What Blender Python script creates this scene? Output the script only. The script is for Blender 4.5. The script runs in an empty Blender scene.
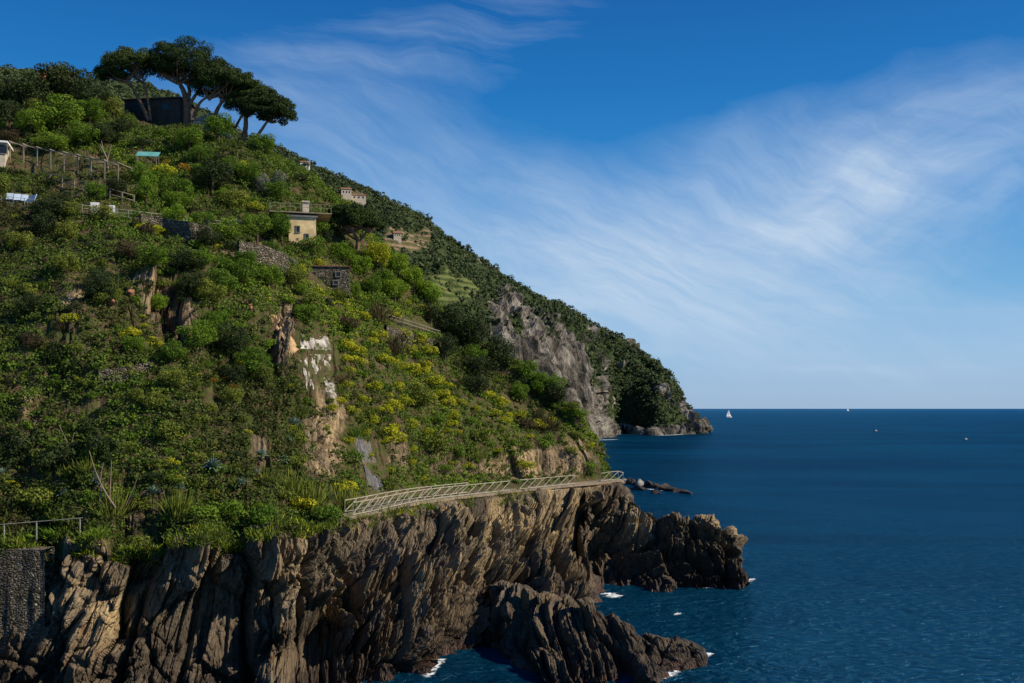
import bpy, math, random
import numpy as np
from mathutils import Vector, Matrix
from mathutils.bvhtree import BVHTree

SC = bpy.context.scene
COL = SC.collection
R = math.radians

# ------------------------------------------------------------ camera, sky, sun, exposure
CAM_H = 22.0
F = 1000.0
cd = bpy.data.cameras.new('camera'); cam = bpy.data.objects.new('camera', cd); COL.objects.link(cam)
cam.location = (0, 0, CAM_H); cam.rotation_euler = (R(90), 0, 0)
cd.sensor_width = 36; cd.lens = 36 * F / 1024; cd.shift_y = (408 - 341.5) / 1024
cd.clip_start = 0.5; cd.clip_end = 120000
SC.camera = cam

SUN_AZ, SUN_EL = 99.0, 36.0      # azimuth clockwise from +Y (to the right, slightly behind the camera)
sd = bpy.data.lights.new('sun', 'SUN'); sun = bpy.data.objects.new('sun', sd); COL.objects.link(sun)
sd.energy = 5.0; sd.angle = R(0.53); sd.color = (1.0, 0.87, 0.70)
sv = Vector((math.sin(R(SUN_AZ)) * math.cos(R(SUN_EL)), math.cos(R(SUN_AZ)) * math.cos(R(SUN_EL)), math.sin(R(SUN_EL))))
sun.rotation_euler = sv.to_track_quat('Z', 'Y').to_euler()
sun.location = (200, -60, 200)
SC.view_settings.view_transform = 'Standard'; SC.view_settings.look = 'None'
SC.view_settings.exposure = 0.42; SC.view_settings.gamma = 1.0
SC.view_settings.use_curve_mapping = False
SC.cycles.max_bounces = 5; SC.cycles.diffuse_bounces = 2; SC.cycles.glossy_bounces = 2
SC.cycles.transparent_max_bounces = 8; SC.cycles.volume_bounces = 0
SC.cycles.caustics_reflective = False; SC.cycles.caustics_refractive = False
SC.cycles.use_denoising = True

# ------------------------------------------------------------ node helper
class NT:
    def __init__(s, nt): s.nt = nt; s.n = nt.nodes; s.l = nt.links
    def new(s, t, **kw):
        n = s.n.new(t)
        for k, v in kw.items(): setattr(n, k, v)
        return n
    def put(s, sock, v):
        if v is None: return
        if isinstance(v, bpy.types.NodeSocket): s.l.new(v, sock)
        else: sock.default_value = v
    def math(s, op, a, b=None, c=None, clamp=False):
        n = s.new('ShaderNodeMath', operation=op); n.use_clamp = clamp
        s.put(n.inputs[0], a); s.put(n.inputs[1], b); s.put(n.inputs[2], c)
        return n.outputs[0]
    def mix(s, f, a, b, mode='MIX'):
        n = s.new('ShaderNodeMix', data_type='RGBA', blend_type=mode)
        s.put(n.inputs[0], f)
        for i, v in ((6, a), (7, b)):
            if isinstance(v, tuple) and len(v) == 3: v = (*v, 1)
            s.put(n.inputs[i], v)
        return n.outputs[2]
    def noise(s, vec, scale, detail=4, rough=.55, dist=0, dim='3D', w=None, col=False):
        n = s.new('ShaderNodeTexNoise', noise_dimensions=dim)
        if vec is not None: s.put(n.inputs['Vector'], vec)
        if w is not None: s.put(n.inputs['W'], w)
        n.inputs['Scale'].default_value = scale; n.inputs['Detail'].default_value = detail
        n.inputs['Roughness'].default_value = rough; n.inputs['Distortion'].default_value = dist
        return n.outputs[1 if col else 0]
    def ramp(s, f, stops, interp='LINEAR'):
        n = s.new('ShaderNodeValToRGB'); s.put(n.inputs[0], f); e = n.color_ramp
        e.interpolation = interp
        while len(e.elements) < len(stops): e.elements.new(.5)
        for el, (p, c) in zip(e.elements, stops):
            el.position = p
            el.color = (*c, 1) if isinstance(c, tuple) else (c, c, c, 1)
        return n.outputs[0]
    def mapr(s, v, a, b, c=0., d=1., smooth=True):
        n = s.new('ShaderNodeMapRange'); n.interpolation_type = 'SMOOTHSTEP' if smooth else 'LINEAR'
        s.put(n.inputs[0], v)
        for i, x in enumerate((a, b, c, d)): n.inputs[i + 1].default_value = x
        return n.outputs[0]
    def attr(s, name, out='Fac'):
        n = s.new('ShaderNodeAttribute', attribute_name=name); return n.outputs[out]
    def mapping(s, vec, scale=(1, 1, 1), rot=(0, 0, 0), loc=(0, 0, 0)):
        n = s.new('ShaderNodeMapping'); s.put(n.inputs[0], vec)
        n.inputs['Scale'].default_value = scale; n.inputs['Rotation'].default_value = rot; n.inputs['Location'].default_value = loc
        return n.outputs[0]

def material(name, fn, rough=.9, spec=.2):
    m = bpy.data.materials.new(name); m.use_nodes = True
    t = NT(m.node_tree); bs = t.n['Principled BSDF']
    bs.inputs['Roughness'].default_value = rough
    bs.inputs['Specular IOR Level'].default_value = spec
    fn(t, bs); return m
def obco(t): return t.new('ShaderNodeNewGeometry').outputs['Position']
def bump(t, bs, h, dist, strength=1.0):
    n = t.new('ShaderNodeBump'); n.inputs['Strength'].default_value = strength; n.inputs['Distance'].default_value = dist
    t.put(n.inputs['Height'], h); t.l.new(n.outputs[0], bs.inputs['Normal'])
def plain(name, c, rough=.7, var=.25, scale=3., spec=.2, metallic=0):
    def fn(t, bs):
        n = t.noise(obco(t), scale, 4, .6)
        c2 = tuple(x * (1 - var) for x in c); c3 = tuple(min(1, x * (1 + var)) for x in c)
        t.put(bs.inputs['Base Color'], t.ramp(n, [(.3, c2), (.7, c3)]))
        bs.inputs['Metallic'].default_value = metallic
    return material(name, fn, rough, spec)

# ------------------------------------------------------------ world: Nishita sky and cirrus
W = bpy.data.worlds.new('World'); SC.world = W; W.use_nodes = True
t = NT(W.node_tree); bg = t.n['Background']
sky = t.new('ShaderNodeTexSky', sky_type='NISHITA'); sky.sun_disc = False
sky.sun_elevation = R(SUN_EL); sky.sun_rotation = R(SUN_AZ)
sky.altitude = 0; sky.air_density = 1.0; sky.dust_density = 0.25; sky.ozone_density = 4.0
hs = t.new('ShaderNodeHueSaturation'); hs.inputs['Saturation'].default_value = 1.28; hs.inputs['Value'].default_value = 1.0
hs.inputs['Hue'].default_value = 0.497
t.l.new(sky.outputs[0], hs.inputs['Color'])
tc = t.new('ShaderNodeTexCoord').outputs['Generated']
sp = t.new('ShaderNodeSeparateXYZ'); t.l.new(tc, sp.inputs[0]); X, Y, Z = sp.outputs
az = t.math('ARCTAN2', X, Y)
el = t.math('ARCTAN2', Z, t.math('POWER', t.math('ADD', t.math('MULTIPLY', X, X), t.math('MULTIPLY', Y, Y)), .5))
def comb(x, y):
    n = t.new('ShaderNodeCombineXYZ'); t.put(n.inputs[0], x); t.put(n.inputs[1], y); return n.outputs[0]
ae = comb(az, el)
wn = t.noise(ae, 3.0, 4, .55, col=True)
wv = t.new('ShaderNodeVectorMath', operation='MULTIPLY_ADD'); t.l.new(wn, wv.inputs[0]); wv.inputs[1].default_value = (.16, .13, 0); wv.inputs[2].default_value = (-.08, -.065, 0)
wa = t.new('ShaderNodeVectorMath', operation='ADD'); t.l.new(ae, wa.inputs[0]); t.l.new(wv.outputs[0], wa.inputs[1]); P = wa.outputs[0]
def blob(u, v, ru, rv, ang, soft=.0):
    """soft elliptical cloud bank; centre and radii in milliradians of azimuth and elevation"""
    a0 = math.atan((u - 512) / 1000); e0 = math.atan((408 - v) / 1000 * math.cos(a0))
    m = t.new('ShaderNodeMapping', vector_type='TEXTURE'); t.l.new(P, m.inputs[0])
    m.inputs['Location'].default_value = (a0, e0, 0); m.inputs['Rotation'].default_value = (0, 0, R(ang)); m.inputs['Scale'].default_value = (ru / 1000, rv / 1000, 1)
    ln = t.new('ShaderNodeVectorMath', operation='LENGTH'); t.l.new(m.outputs[0], ln.inputs[0])
    return t.mapr(ln.outputs['Value'], 1.0, soft, 0, 1)
def streak(ang, sx, sy, seed, lo, hi, rough=.62):
    m = t.mapping(P, (1, 1, 1), (0, 0, R(-ang)), (seed, seed * .7, 0))
    m2 = t.mapping(m, (sx, sy, 1))
    return t.mapr(t.noise(m2, 1.0, 9, rough, .35), lo, hi, 0, 1)
sA = streak(-20, 2.6, 17, 3.1, .30, .78)
sB = streak(17, 3.2, 15, 7.7, .30, .80)
sC = streak(-4, 2.0, 22, 12.3, .40, .85)
sF = streak(-30, 9, 30, 21.0, .25, .85, .7)
def add(a, b): return t.math('ADD', a, b)
def mul(a, b): return t.math('MULTIPLY', a, b)
main_ = mul(blob(655, 262, 300, 115, -6), add(mul(sA, .70), .42))
rgt = mul(blob(890, 192, 270, 125, 10), add(mul(sB, .90), .28))
core = mul(blob(610, 290, 190, 80, -4), .34)
mid_ = mul(blob(775, 200, 230, 105, 2), add(mul(sA, .6), .30))
lft = mul(blob(430, 215, 360, 135, -17), add(mul(sA, .60), .34))
top_ = mul(blob(400, 60, 300, 60, 10), mul(sC, .5))
low = mul(blob(780, 335, 800, 85, 0), add(mul(sC, .55), .34))
cl = add(add(add(add(main_, mid_), rgt), add(core, lft)), add(top_, low))
cl = t.math('MULTIPLY', cl, add(add(mul(sF, .45), mul(streak(-24, 4, 34, 33.0, .30, .75, .66), .40)), .38))
cl = t.math('POWER', t.mapr(cl, 0.02, 1.22, 0, 1, False), .76); cl = mul(cl, .95)
air = t.ramp(t.math('MULTIPLY', el, 2.0, clamp=True), [(0.0, (.30, .46, .70)), (.10, (.25, .46, .73)), (.22, (.13, .39, .70)), (.40, (.028, .255, .63)), (.62, (.010, .165, .50)), (.85, (.006, .095, .36))])
air = t.mix(1.0, air, (13.8, 13.8, 13.8), 'MULTIPLY')
skyc = t.mix(.78, hs.outputs[0], air)
skyc = t.mix(cl, skyc, (6.6, 8.2, 10.3))
t.l.new(skyc, bg.inputs[0]); bg.inputs[1].default_value = 0.060

# ------------------------------------------------------------ numeric noise
def _h(ix, iy, iz, s=0):
    n = (ix.astype(np.int64) * 374761393 + iy.astype(np.int64) * 668265263 + iz.astype(np.int64) * 2147483647 + s * 974634777) & 0xffffffff
    n = ((n ^ (n >> 13)) * 1274126177) & 0xffffffff
    n = ((n ^ (n >> 16)) * 2246822519) & 0xffffffff
    return ((n ^ (n >> 15)) & 0xffffff) / float(0xffffff)
def vn(p, s=0):
    i = np.floor(p).astype(np.int64); f = p - i; f = f * f * (3 - 2 * f); r = 0
    for dx in (0, 1):
        for dy in (0, 1):
            for dz in (0, 1):
                w = (f[..., 0] if dx else 1 - f[..., 0]) * (f[..., 1] if dy else 1 - f[..., 1]) * (f[..., 2] if dz else 1 - f[..., 2])
                r = r + w * _h(i[..., 0] + dx, i[..., 1] + dy, i[..., 2] + dz, s)
    return r
def fbm(p, octs=4, s=0, g=.5):
    r = 0; a = 1; tot = 0
    for k in range(octs):
        r = r + a * (vn(p * 2 ** k, s + k) * 2 - 1); tot += a; a *= g
    return r / tot
def worley(p, s=0):
    """distance to the nearest and second nearest cell point and the cell's random value"""
    i = np.floor(p).astype(np.int64); b1 = np.full(p.shape[:-1], 9.); b2 = b1.copy(); cid = np.zeros_like(b1)
    for dx in (-1, 0, 1):
        for dy in (-1, 0, 1):
            for dz in (-1, 0, 1):
                c = i + np.array([dx, dy, dz])
                q = np.stack([_h(c[..., 0], c[..., 1], c[..., 2], s + k) for k in range(3)], -1) + c
                d = np.sqrt(((q - p) ** 2).sum(-1)); v = _h(c[..., 0], c[..., 1], c[..., 2], s + 9)
                m = d < b1; b2 = np.where(m, b1, np.minimum(b2, d)); cid = np.where(m, v, cid); b1 = np.where(m, d, b1)
    return b1, b2, cid
def facets(q, s=0):
    """random planar facets over cells of q: value and how near the cell edge"""
    i = np.floor(q).astype(np.int64); b1 = np.full(q.shape[:-1], 9.); b2 = b1.copy(); val = np.zeros_like(b1); cid = np.zeros_like(b1)
    for dx in (-1, 0, 1):
        for dy in (-1, 0, 1):
            for dz in (-1, 0, 1):
                c = i + np.array([dx, dy, dz]); H = lambda k: _h(c[..., 0], c[..., 1], c[..., 2], s + k)
                o = q - (np.stack([H(0), H(1), H(2)], -1) + c); d = np.sqrt((o ** 2).sum(-1)); h = H(9)
                v = (h - .5) + o[..., 0] * (H(5) - .5) * 2.4 + o[..., 1] * (H(6) - .5) * 2.0
                m = d < b1; b2 = np.where(m, b1, np.minimum(b2, d)); val = np.where(m, v, val); cid = np.where(m, h, cid); b1 = np.where(m, d, b1)
    return val, b2 - b1, cid
def sst(x, a, b):
    q = np.clip((x - a) / (b - a), 0, 1); return q * q * (3 - 2 * q)

# ------------------------------------------------------------ mesh helpers
def mesh_np(name, V, Q, mat=None, smooth=False, attrs=None):
    V = np.asarray(V, np.float32).reshape(-1, 3); Q = np.asarray(Q, np.int32); k = Q.shape[1]
    me = bpy.data.meshes.new(name); me.vertices.add(len(V)); me.vertices.foreach_set('co', V.ravel())
    me.loops.add(Q.size); me.loops.foreach_set('vertex_index', Q.ravel())
    me.polygons.add(len(Q)); me.polygons.foreach_set('loop_start', np.arange(0, Q.size, k, dtype=np.int32))
    me.polygons.foreach_set('loop_total', np.full(len(Q), k, np.int32))
    me.polygons.foreach_set('use_smooth', np.full(len(Q), smooth))
    me.update(calc_edges=True)
    for an, av in (attrs or {}).items():
        a = me.attributes.new(an, 'FLOAT', 'POINT'); a.data.foreach_set('value', np.asarray(av, np.float32).ravel())
    if mat: me.materials.append(mat)
    return me
def link(name, data, parent=None, loc=None):
    o = bpy.data.objects.new(name, data); COL.objects.link(o)
    if parent: o.parent = parent
    if loc is not None: o.location = loc
    return o
def tag(o, label=None, cat=None, group=None, kind=None):
    if label: o['label'] = label
    if cat: o['category'] = cat
    if group: o['group'] = group
    if kind: o['kind'] = kind
    return o
def empty(name, loc=(0, 0, 0), rz=0):
    o = link(name, None, None, loc); o.rotation_euler = (0, 0, rz); o.empty_display_size = .5; return o
def gridq(nr, nc, off=0):
    i = np.arange(nr * nc).reshape(nr, nc) + off
    return np.stack([i[:-1, :-1], i[:-1, 1:], i[1:, 1:], i[1:, :-1]], -1).reshape(-1, 4)
def at(u, v, d): return np.array([(u - 512) / F * d, d, CAM_H + (408 - v) / F * d])
def proj(P):
    P = np.asarray(P); return 512 + P[..., 0] / P[..., 1] * F, 408 - (P[..., 2] - CAM_H) / P[..., 1] * F
def cr(ctrl, ts, out):
    """Catmull-Rom through ctrl (n,k) at parameters ts, sampled at out"""
    ctrl = np.asarray(ctrl, float); ts = np.asarray(ts, float); n = len(ts)
    m = np.zeros_like(ctrl); sl = (ctrl[1:] - ctrl[:-1]) / (ts[1:] - ts[:-1])[:, None]
    m[1:-1] = .5 * (sl[1:] + sl[:-1]); m[0] = sl[0]; m[-1] = sl[-1]
    i = np.clip(np.searchsorted(ts, out, side='right') - 1, 0, n - 2); h = (ts[i + 1] - ts[i])[:, None]
    x = ((out - ts[i])[:, None]) / h
    return ((2 * x**3 - 3 * x**2 + 1) * ctrl[i] + (x**3 - 2 * x**2 + x) * h * m[i] + (-2 * x**3 + 3 * x**2) * ctrl[i + 1] + (x**3 - x**2) * h * m[i + 1])
def surf(C, ts, rs, tout, rout, lin_rows=False):
    """C: (rows, stations, 3) control net -> (len(rout), len(tout), 3)"""
    C = np.asarray(C, float); nr, ns, _ = C.shape
    A = cr(C.transpose(1, 0, 2).reshape(ns, -1), ts, tout).reshape(len(tout), nr, 3).transpose(1, 0, 2)
    return cr(A.reshape(nr, -1), rs, rout).reshape(len(rout), len(tout), 3)
def normals(G):
    a = np.gradient(G, axis=1); b = np.gradient(G, axis=0); n = np.cross(a, b)
    return n / (np.linalg.norm(n, axis=-1, keepdims=True) + 1e-9)
def blur(A, k):
    for ax in (0, 1):
        for _ in range(k):
            Pd = np.concatenate([A.take([0], ax), A, A.take([-1], ax)], ax); n = A.shape[ax]
            A = (Pd.take(range(0, n), ax) + Pd.take(range(1, n + 1), ax) * 2 + Pd.take(range(2, n + 2), ax)) / 4
    return A

# ------------------------------------------------------------ rock relief: bedding layers broken into blocks
def bedding(P, s, lean):
    """coordinate across the tilted beds from the distance s along the shore; lean in radians"""
    th = lean + .10 * fbm(P * .05, 2, 50)
    return s * np.cos(th) - np.sin(th) * (P[..., 2] - 6) + 1.0 * fbm(P * .08, 3, 51), np.cos(th) * P[..., 2] + np.sin(th) * s
def rockrelief(P, s0=None, lean=None):
    if s0 is None: s0 = P[..., 0] + .3 * P[..., 1]; lean = .2
    
    c, along = bedding(P, s0, lean); d = 0; blk = 0
    for th, ln, amp, s in ((4.6, 9.0, 1.7, 1), (1.9, 5.0, .75, 2), (.75, 2.8, .20, 3), (.3, 1.3, .05, 4)):
        q = c / th + .10 * fbm(P * (.5 / th), 2, s * 7); i = np.floor(q); f = q - i
        h1 = _h(i, i * 0, i * 0, s); al = along / ln + h1 * 7 + .12 * fbm(P * (.8 / ln), 2, s * 11); j = np.floor(al)
        h2 = _h(i, j, i * 0, s + 20); g = al - j
        edge = sst(np.minimum(f, 1 - f), 0, .13)
        h3 = _h(i, j, i * 0 + 3, s + 40); blk = blk + (h3 - .5) * amp; edge = np.minimum(edge, .5 + .5 * sst(np.minimum(g, 1 - g), 0, .05))
        d = d + amp * ((h1 * .9 + h2 * 1.0 - .95) + .5 * (1 - g) * (h2 - .4) + .9 * (f - .5) * (h3 - .35)) * (.35 + .65 * edge) - amp * .6 * (1 - edge)
    for (a_, b_, amp, s) in ((6.0, 8.0, 2.4, 210), (2.6, 4.4, .80, 230), (1.1, 2.0, .20, 250)):
        v, e, ci = facets(np.stack([c / a_, along / b_, P[..., 1] / (b_ * 1.2)], -1) + .10 * fbm(P / a_, 2, s)[..., None], s)
        d = d + amp * v - amp * .35 * (1 - sst(e, 0, .10)); blk = blk + (ci - .5) * .5 * amp / 1.5
    b1, b2, ci = worley(P * np.array([.16, .16, .13]) + .08 * fbm(P * .3, 2, 60)[..., None], 61)
    d = d + .7 * (ci - .5) - .6 * (1 - sst(b2 - b1, 0, .16))
    b1, b2, ci = worley(P * np.array([.45, .45, .33]), 71)
    d = d + .35 * (ci - .5) - .25 * (1 - sst(b2 - b1, 0, .12))
    blk = blk + .9 * (ci - .5)
    d = d + 1.0 * fbm(P * .09, 2, 80) + .06 * fbm(P * .9, 3, 81)
    return d, c, along, blk

def rock_fn(t, bs, wet=True):
    p = obco(t); c = t.attr('bed'); al = t.attr('along'); oc = t.attr('ochre')
    cb = t.new('ShaderNodeCombineXYZ'); t.put(cb.inputs[0], t.math('MULTIPLY', c, 2.6)); t.put(cb.inputs[1], t.math('MULTIPLY', al, .22)); v = cb.outputs[0]
    n1 = t.noise(v, 1.0, 6, .62, .3); n2 = t.noise(p, .16, 4, .55); n3 = t.noise(p, 1.6, 5, .65); n4 = t.noise(p, 7.0, 4, .6)
    a = t.ramp(n1, [(.28, (.036, .028, .020)), (.44, (.100, .077, .052)), (.56, (.170, .136, .090)), (.72, (.060, .047, .034)), (.82, (.27, .23, .165))])
    grey = t.ramp(n3, [(.3, (.10, .085, .068)), (.55, (.24, .205, .16)), (.75, (.40, .35, .275))])
    a = t.mix(t.mapr(n2, .38, .62), a, t.mix(.42, a, grey))
    och = t.ramp(n3, [(.25, (.15, .11, .055)), (.5, (.30, .24, .135)), (.75, (.52, .45, .30))])
    bk = t.attr('blk'); n2 = t.math('ADD', n2, t.math('MULTIPLY', bk, .12)); a = t.mix(t.math('MULTIPLY', oc, t.mapr(n2, .3, .7, .55, 1.0), clamp=True), a, och)
    lich = t.mapr(t.noise(p, .7, 5, .7), .60, .74); a = t.mix(t.math('MULTIPLY', lich, .55), a, (.40, .385, .31))
    rust = t.mapr(t.noise(p, .42, 4, .65), .58, .72); a = t.mix(t.math('MULTIPLY', rust, .4), a, (.20, .085, .03))
    spk = t.mapr(t.noise(p, 3.2, 5, .75), .60, .68); a = t.mix(t.math('MULTIPLY', spk, .5), a, (.33, .31, .25))
    a = t.mix(1.0, a, (.86, .86, .84), 'MULTIPLY')
    a = t.mix(1.0, a, t.ramp(t.math('ADD', t.math('MULTIPLY', bk, .36), .5), [(.12, (.42, .41, .42)), (.42, (.80, .78, .76)), (.62, (1.05, 1.0, .95)), (.9, (1.6, 1.45, 1.2))]), 'MULTIPLY')
    sepz = t.new('ShaderNodeSeparateXYZ'); t.l.new(p, sepz.inputs[0])
    zz = t.math('ADD', sepz.outputs[2], t.math('MULTIPLY', t.math('SUBTRACT', n3, .5), 2.4))
    a = t.mix(t.mapr(zz, 7.0, 2.5, 0, .72), a, t.mix(.78, a, (.042, .030, .020)))    # algae and wet zone
    a = t.mix(t.mapr(zz, 1.7, .9, 0, .75), a, (.028, .020, .015))
    a = t.mix(t.math('MULTIPLY', t.mapr(zz, .55, .15, 0, 1), .22), a, (.16, .055, .035))
    t.put(bs.inputs['Base Color'], a)
    def crk(sx, sy, w):
        q = t.new('ShaderNodeCombineXYZ'); t.put(q.inputs[0], t.math('ADD', t.math('MULTIPLY', c, sx), t.math('MULTIPLY', n3, .5))); t.put(q.inputs[1], t.math('MULTIPLY', al, sy)); t.put(q.inputs[2], t.math('MULTIPLY', n2, 1.5))
        v = t.new('ShaderNodeTexVoronoi', distance='CHEBYCHEV'); v.inputs['Scale'].default_value = 1; t.l.new(q.outputs[0], v.inputs['Vector'])
        e = t.new('ShaderNodeTexVoronoi', feature='DISTANCE_TO_EDGE'); e.inputs['Scale'].default_value = 1; t.l.new(q.outputs[0], e.inputs['Vector'])
        sc = t.new('ShaderNodeSeparateColor'); t.l.new(v.outputs['Color'], sc.inputs[0]); return sc.outputs[0], t.mapr(e.outputs[0], 0, w)
    v1, e1 = crk(1.5, .45, .10); v2, e2 = crk(4.2, 1.3, .14)
    h = t.math('ADD', t.math('ADD', t.math('MULTIPLY', v1, .8), t.math('MULTIPLY', e1, .5)), t.math('ADD', t.math('MULTIPLY', v2, .38), t.math('MULTIPLY', e2, .22)))
    h = t.math('ADD', h, t.math('ADD', t.math('MULTIPLY', n1, .3), t.math('ADD', t.math('MULTIPLY', n3, .4), t.math('MULTIPLY', n4, .25))))
    bump(t, bs, h, .36, .9)
    t.put(bs.inputs['Roughness'], t.mapr(zz, 1.8, .6, .88, .5))
M_ROCK = material('layered_rock', rock_fn, .88, .25)
def soil_fn(t, bs):
    p = obco(t); bk = t.attr('blk'); cb = t.new('ShaderNodeCombineXYZ'); t.put(cb.inputs[0], t.math('MULTIPLY', t.attr('bed'), 1.8)); t.put(cb.inputs[1], t.math('MULTIPLY', t.attr('along'), .4)); nb = t.noise(cb.outputs[0], 1.0, 6, .65, .2); n = t.noise(p, .5, 6, .65); n2 = t.noise(p, 2.4, 5, .65); r = t.attr('rocky')
    s = t.ramp(n2, [(.3, (.045, .032, .018)), (.5, (.085, .062, .034)), (.7, (.13, .10, .055))])
    g = t.ramp(n, [(.3, (.03, .045, .012)), (.6, (.07, .085, .022)), (.8, (.13, .12, .045))])
    s = t.mix(t.mapr(t.noise(p, .9, 4, .6), .4, .6), s, g)
    rk = t.ramp(t.math('ADD', t.math('MULTIPLY', nb, .6), t.math('MULTIPLY', n2, .4)), [(.30, (.055, .036, .022)), (.44, (.12, .092, .06)), (.54, (.22, .175, .115)), (.64, (.34, .285, .205)), (.76, (.16, .13, .09))])
    rk = t.mix(1.0, rk, t.ramp(t.math('ADD', t.math('MULTIPLY', bk, .36), .5), [(.15, (.5, .48, .45)), (.5, (.9, .88, .85)), (.85, (1.5, 1.4, 1.2))]), 'MULTIPLY')
    s = t.mix(t.mapr(t.math('ADD', r, t.math('MULTIPLY', t.math('SUBTRACT', n, .5), .8)), .35, .6), s, rk)
    t.put(bs.inputs['Base Color'], s)
    bump(t, bs, t.math('ADD', n2, t.math('MULTIPLY', t.noise(p, 9, 3, .6), .3)), .4, .9)
M_SOIL = material('hillside_soil', soil_fn, .95, .1)
# ------------------------------------------------------------ near hill and sea cliff: one control net
TS = [0, 1, 2, 3, 4, 5, 6, 7, 8, 9, 10, 11, 12, 13]
def z12(u, v, z=12.): d = (CAM_H - z) * F / (v - 408); return at(u, v, d)
def zz0(u, v): return at(u, v, CAM_H * F / (v - 408))
def ud(u, d, z): return np.array([(u - 512) / F * d, d, z])
base = [ud(-420, 62, 0), ud(-160, 67, 0), ud(-20, 71, 0), ud(85, 73, 0), ud(190, 74, 0), ud(300, 74.5, 0), ud(365, 77, 0), zz0(425, 672), zz0(478, 648), zz0(532, 640), zz0(592, 612), zz0(606, 600), ud(640, 142, 0), ud(636, 152, 0)]
mid = [ud(-420, 63.5, 6), ud(-160, 68.8, 6), ud(-15, 73.3, 6), ud(90, 74.8, 6), ud(195, 77, 6), ud(300, 80, 6), ud(365, 84.5, 6), ud(428, 90, 5.6), ud(490, 101, 5.2), ud(545, 111, 5), ud(590, 121.5, 5.5), ud(612, 126, 6), ud(636, 144, 5), ud(628, 154, 5)]
edge = [z12(-420, 566), z12(-150, 552), z12(-5, 542), z12(98, 540), z12(200, 537), z12(300, 529), z12(362, 518, 11.9), z12(424, 504.5, 11.85), z12(500, 495, 11.7), z12(560, 488.5, 11.6), z12(598, 485, 11.55), z12(622, 483, 11.5), ud(628, 147, 9), ud(612, 156, 9)]
inn = []
for i, e in enumerate(edge):
    a = edge[max(i - 1, 0)]; b = edge[min(i + 1, 11)]; tg = (b - a)[:2]; tg /= np.linalg.norm(tg)
    inn.append(e + np.array([-tg[1] * 2.6, tg[0] * 2.6, .15]) if i < 12 else e + np.array([-.8, .6, .3]))
crest = [at(-420, 40, 148), at(-150, 66, 152), at(0, 92, 155), at(62, 96, 156), at(122, 119, 154), at(195, 133, 152), at(270, 154, 150), at(322, 200, 150), at(398, 280, 150), at(474, 342, 150), at(530, 384, 149), at(574, 434, 148), ud(606, 152, 12), ud(600, 158, 9.3)]
hf = [.17, .38, .68]; zf = [.26, .47, .74]
rows = []
for k in range(3):
    rows.append([inn[i] + np.array([*((crest[i] - inn[i])[:2] * hf[k]), (crest[i] - inn[i])[2] * zf[k]]) for i in range(14)])
beh = [c + np.array([-2, 16, -5]) for c in crest[:12]] + [ud(598, 158, 5), ud(596, 163, 5)]
far = [c + np.array([-14, 70, -34]) if i < 7 else np.array([c[0] - 6, c[1] + 34, -3.]) for i, c in enumerate(crest[:12])] + [ud(600, 162, -3), ud(598, 168, -3)]
under = [b + np.array([.4, -1.5, -5]) for b in base]
C = [under, base, mid, edge, inn, *rows, crest, beh, far]
RS = [0, .6, 1.8, 3.0, 3.35, 4.6, 6.0, 8.0, 10.0, 11.0, 13.5]
NT_ = 1250
tu = np.concatenate([np.linspace(0, 1.6, 30, endpoint=False), np.linspace(1.6, 12.0, NT_), np.linspace(12.05, 13, 14)])
ru = np.concatenate([np.linspace(0, 3.0, 165, endpoint=False), np.linspace(3.0, 3.35, 12, endpoint=False), np.linspace(3.35, 10.0, 300, endpoint=False), np.linspace(10, 13.5, 36)])
G = surf(C, TS, RS, tu, ru)
RR, TT = np.meshgrid(ru, tu, indexing='ij')
Nn = normals(blur(G, 3))
if (Nn[150, 200] * (np.array([0, 0, 30.]) - G[150, 200])).sum() < 0: Nn = -Nn
_e = cr(np.array(edge), TS, tu); sarc = np.concatenate([[0], np.cumsum(np.linalg.norm(np.diff(_e, axis=0), axis=1))])
SARC = np.broadcast_to(sarc[None, :], RR.shape); LEAN = np.interp(TT, [0, 3, 5, 6.5, 8, 10, 12], [R(22), R(20), R(8), R(-6), R(-16), R(-10), R(-4)])
d_, bedc, bedal, blk = rockrelief(G, SARC, LEAN)
uu, vv = proj(G)
def boxm(u, v, cu, cv, ru_, rv_): return np.exp(-(((u - cu) / ru_) ** 2 + ((v - cv) / rv_) ** 2))
# how rocky the slope is (bare outcrops between the scrub)
rocky = sum(a * boxm(uu, vv, *b) for a, b in [(1, (175, 325, 28, 30)), (.9, (150, 300, 22, 16)), (.5, (35, 400, 25, 45)), (.8, (175, 235, 25, 10)), (1, (285, 330, 14, 30)), (.7, (262, 445, 16, 26)), (.85, (330, 450, 18, 30)), (.6, (400, 445, 16, 28)), (.4, (455, 460, 24, 18)), (.85, (555, 460, 45, 20)), (.35, (480, 465, 100, 14)), (.7, (135, 510, 20, 14)), (.6, (335, 400, 30, 40)), (.7, (268, 245, 14, 14)), (.6, (225, 255, 30, 8)), (.6, (75, 320, 15, 40))])
rocky = np.clip(rocky, 0, 1)
cliffw = 1 - sst(RR, 2.75, 3.05)
slope = sst(RR, 3.35, 3.9)
amp = cliffw + slope * (.10 + .50 * rocky) * (1 - sst(RR, 9.3, 10.5) * .6)
ledge = (1 - cliffw) * (1 - slope)
path_on = sst(TT, 5.6, 6.0) * (1 - sst(TT, 11.0, 11.4))
amp = amp + ledge * (1 - path_on) * .5 + ledge * path_on * .05
topfade = 1 - .55 * sst(RR, 2.2, 3.0) * path_on
endf = 1 - sst(TT, 11.6, 12.6) * .5
G2 = G + Nn * (d_ * amp * topfade * endf)[..., None]
# the sloping ground itself: gullies and terrace steps
gul = 3.6 * fbm(G * np.array([.05, .03, .02]), 3, 90) + 1.9 * fbm(G * .15, 3, 91)
G2 = G2 + Nn * (gul * slope * .8)[..., None]
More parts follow.
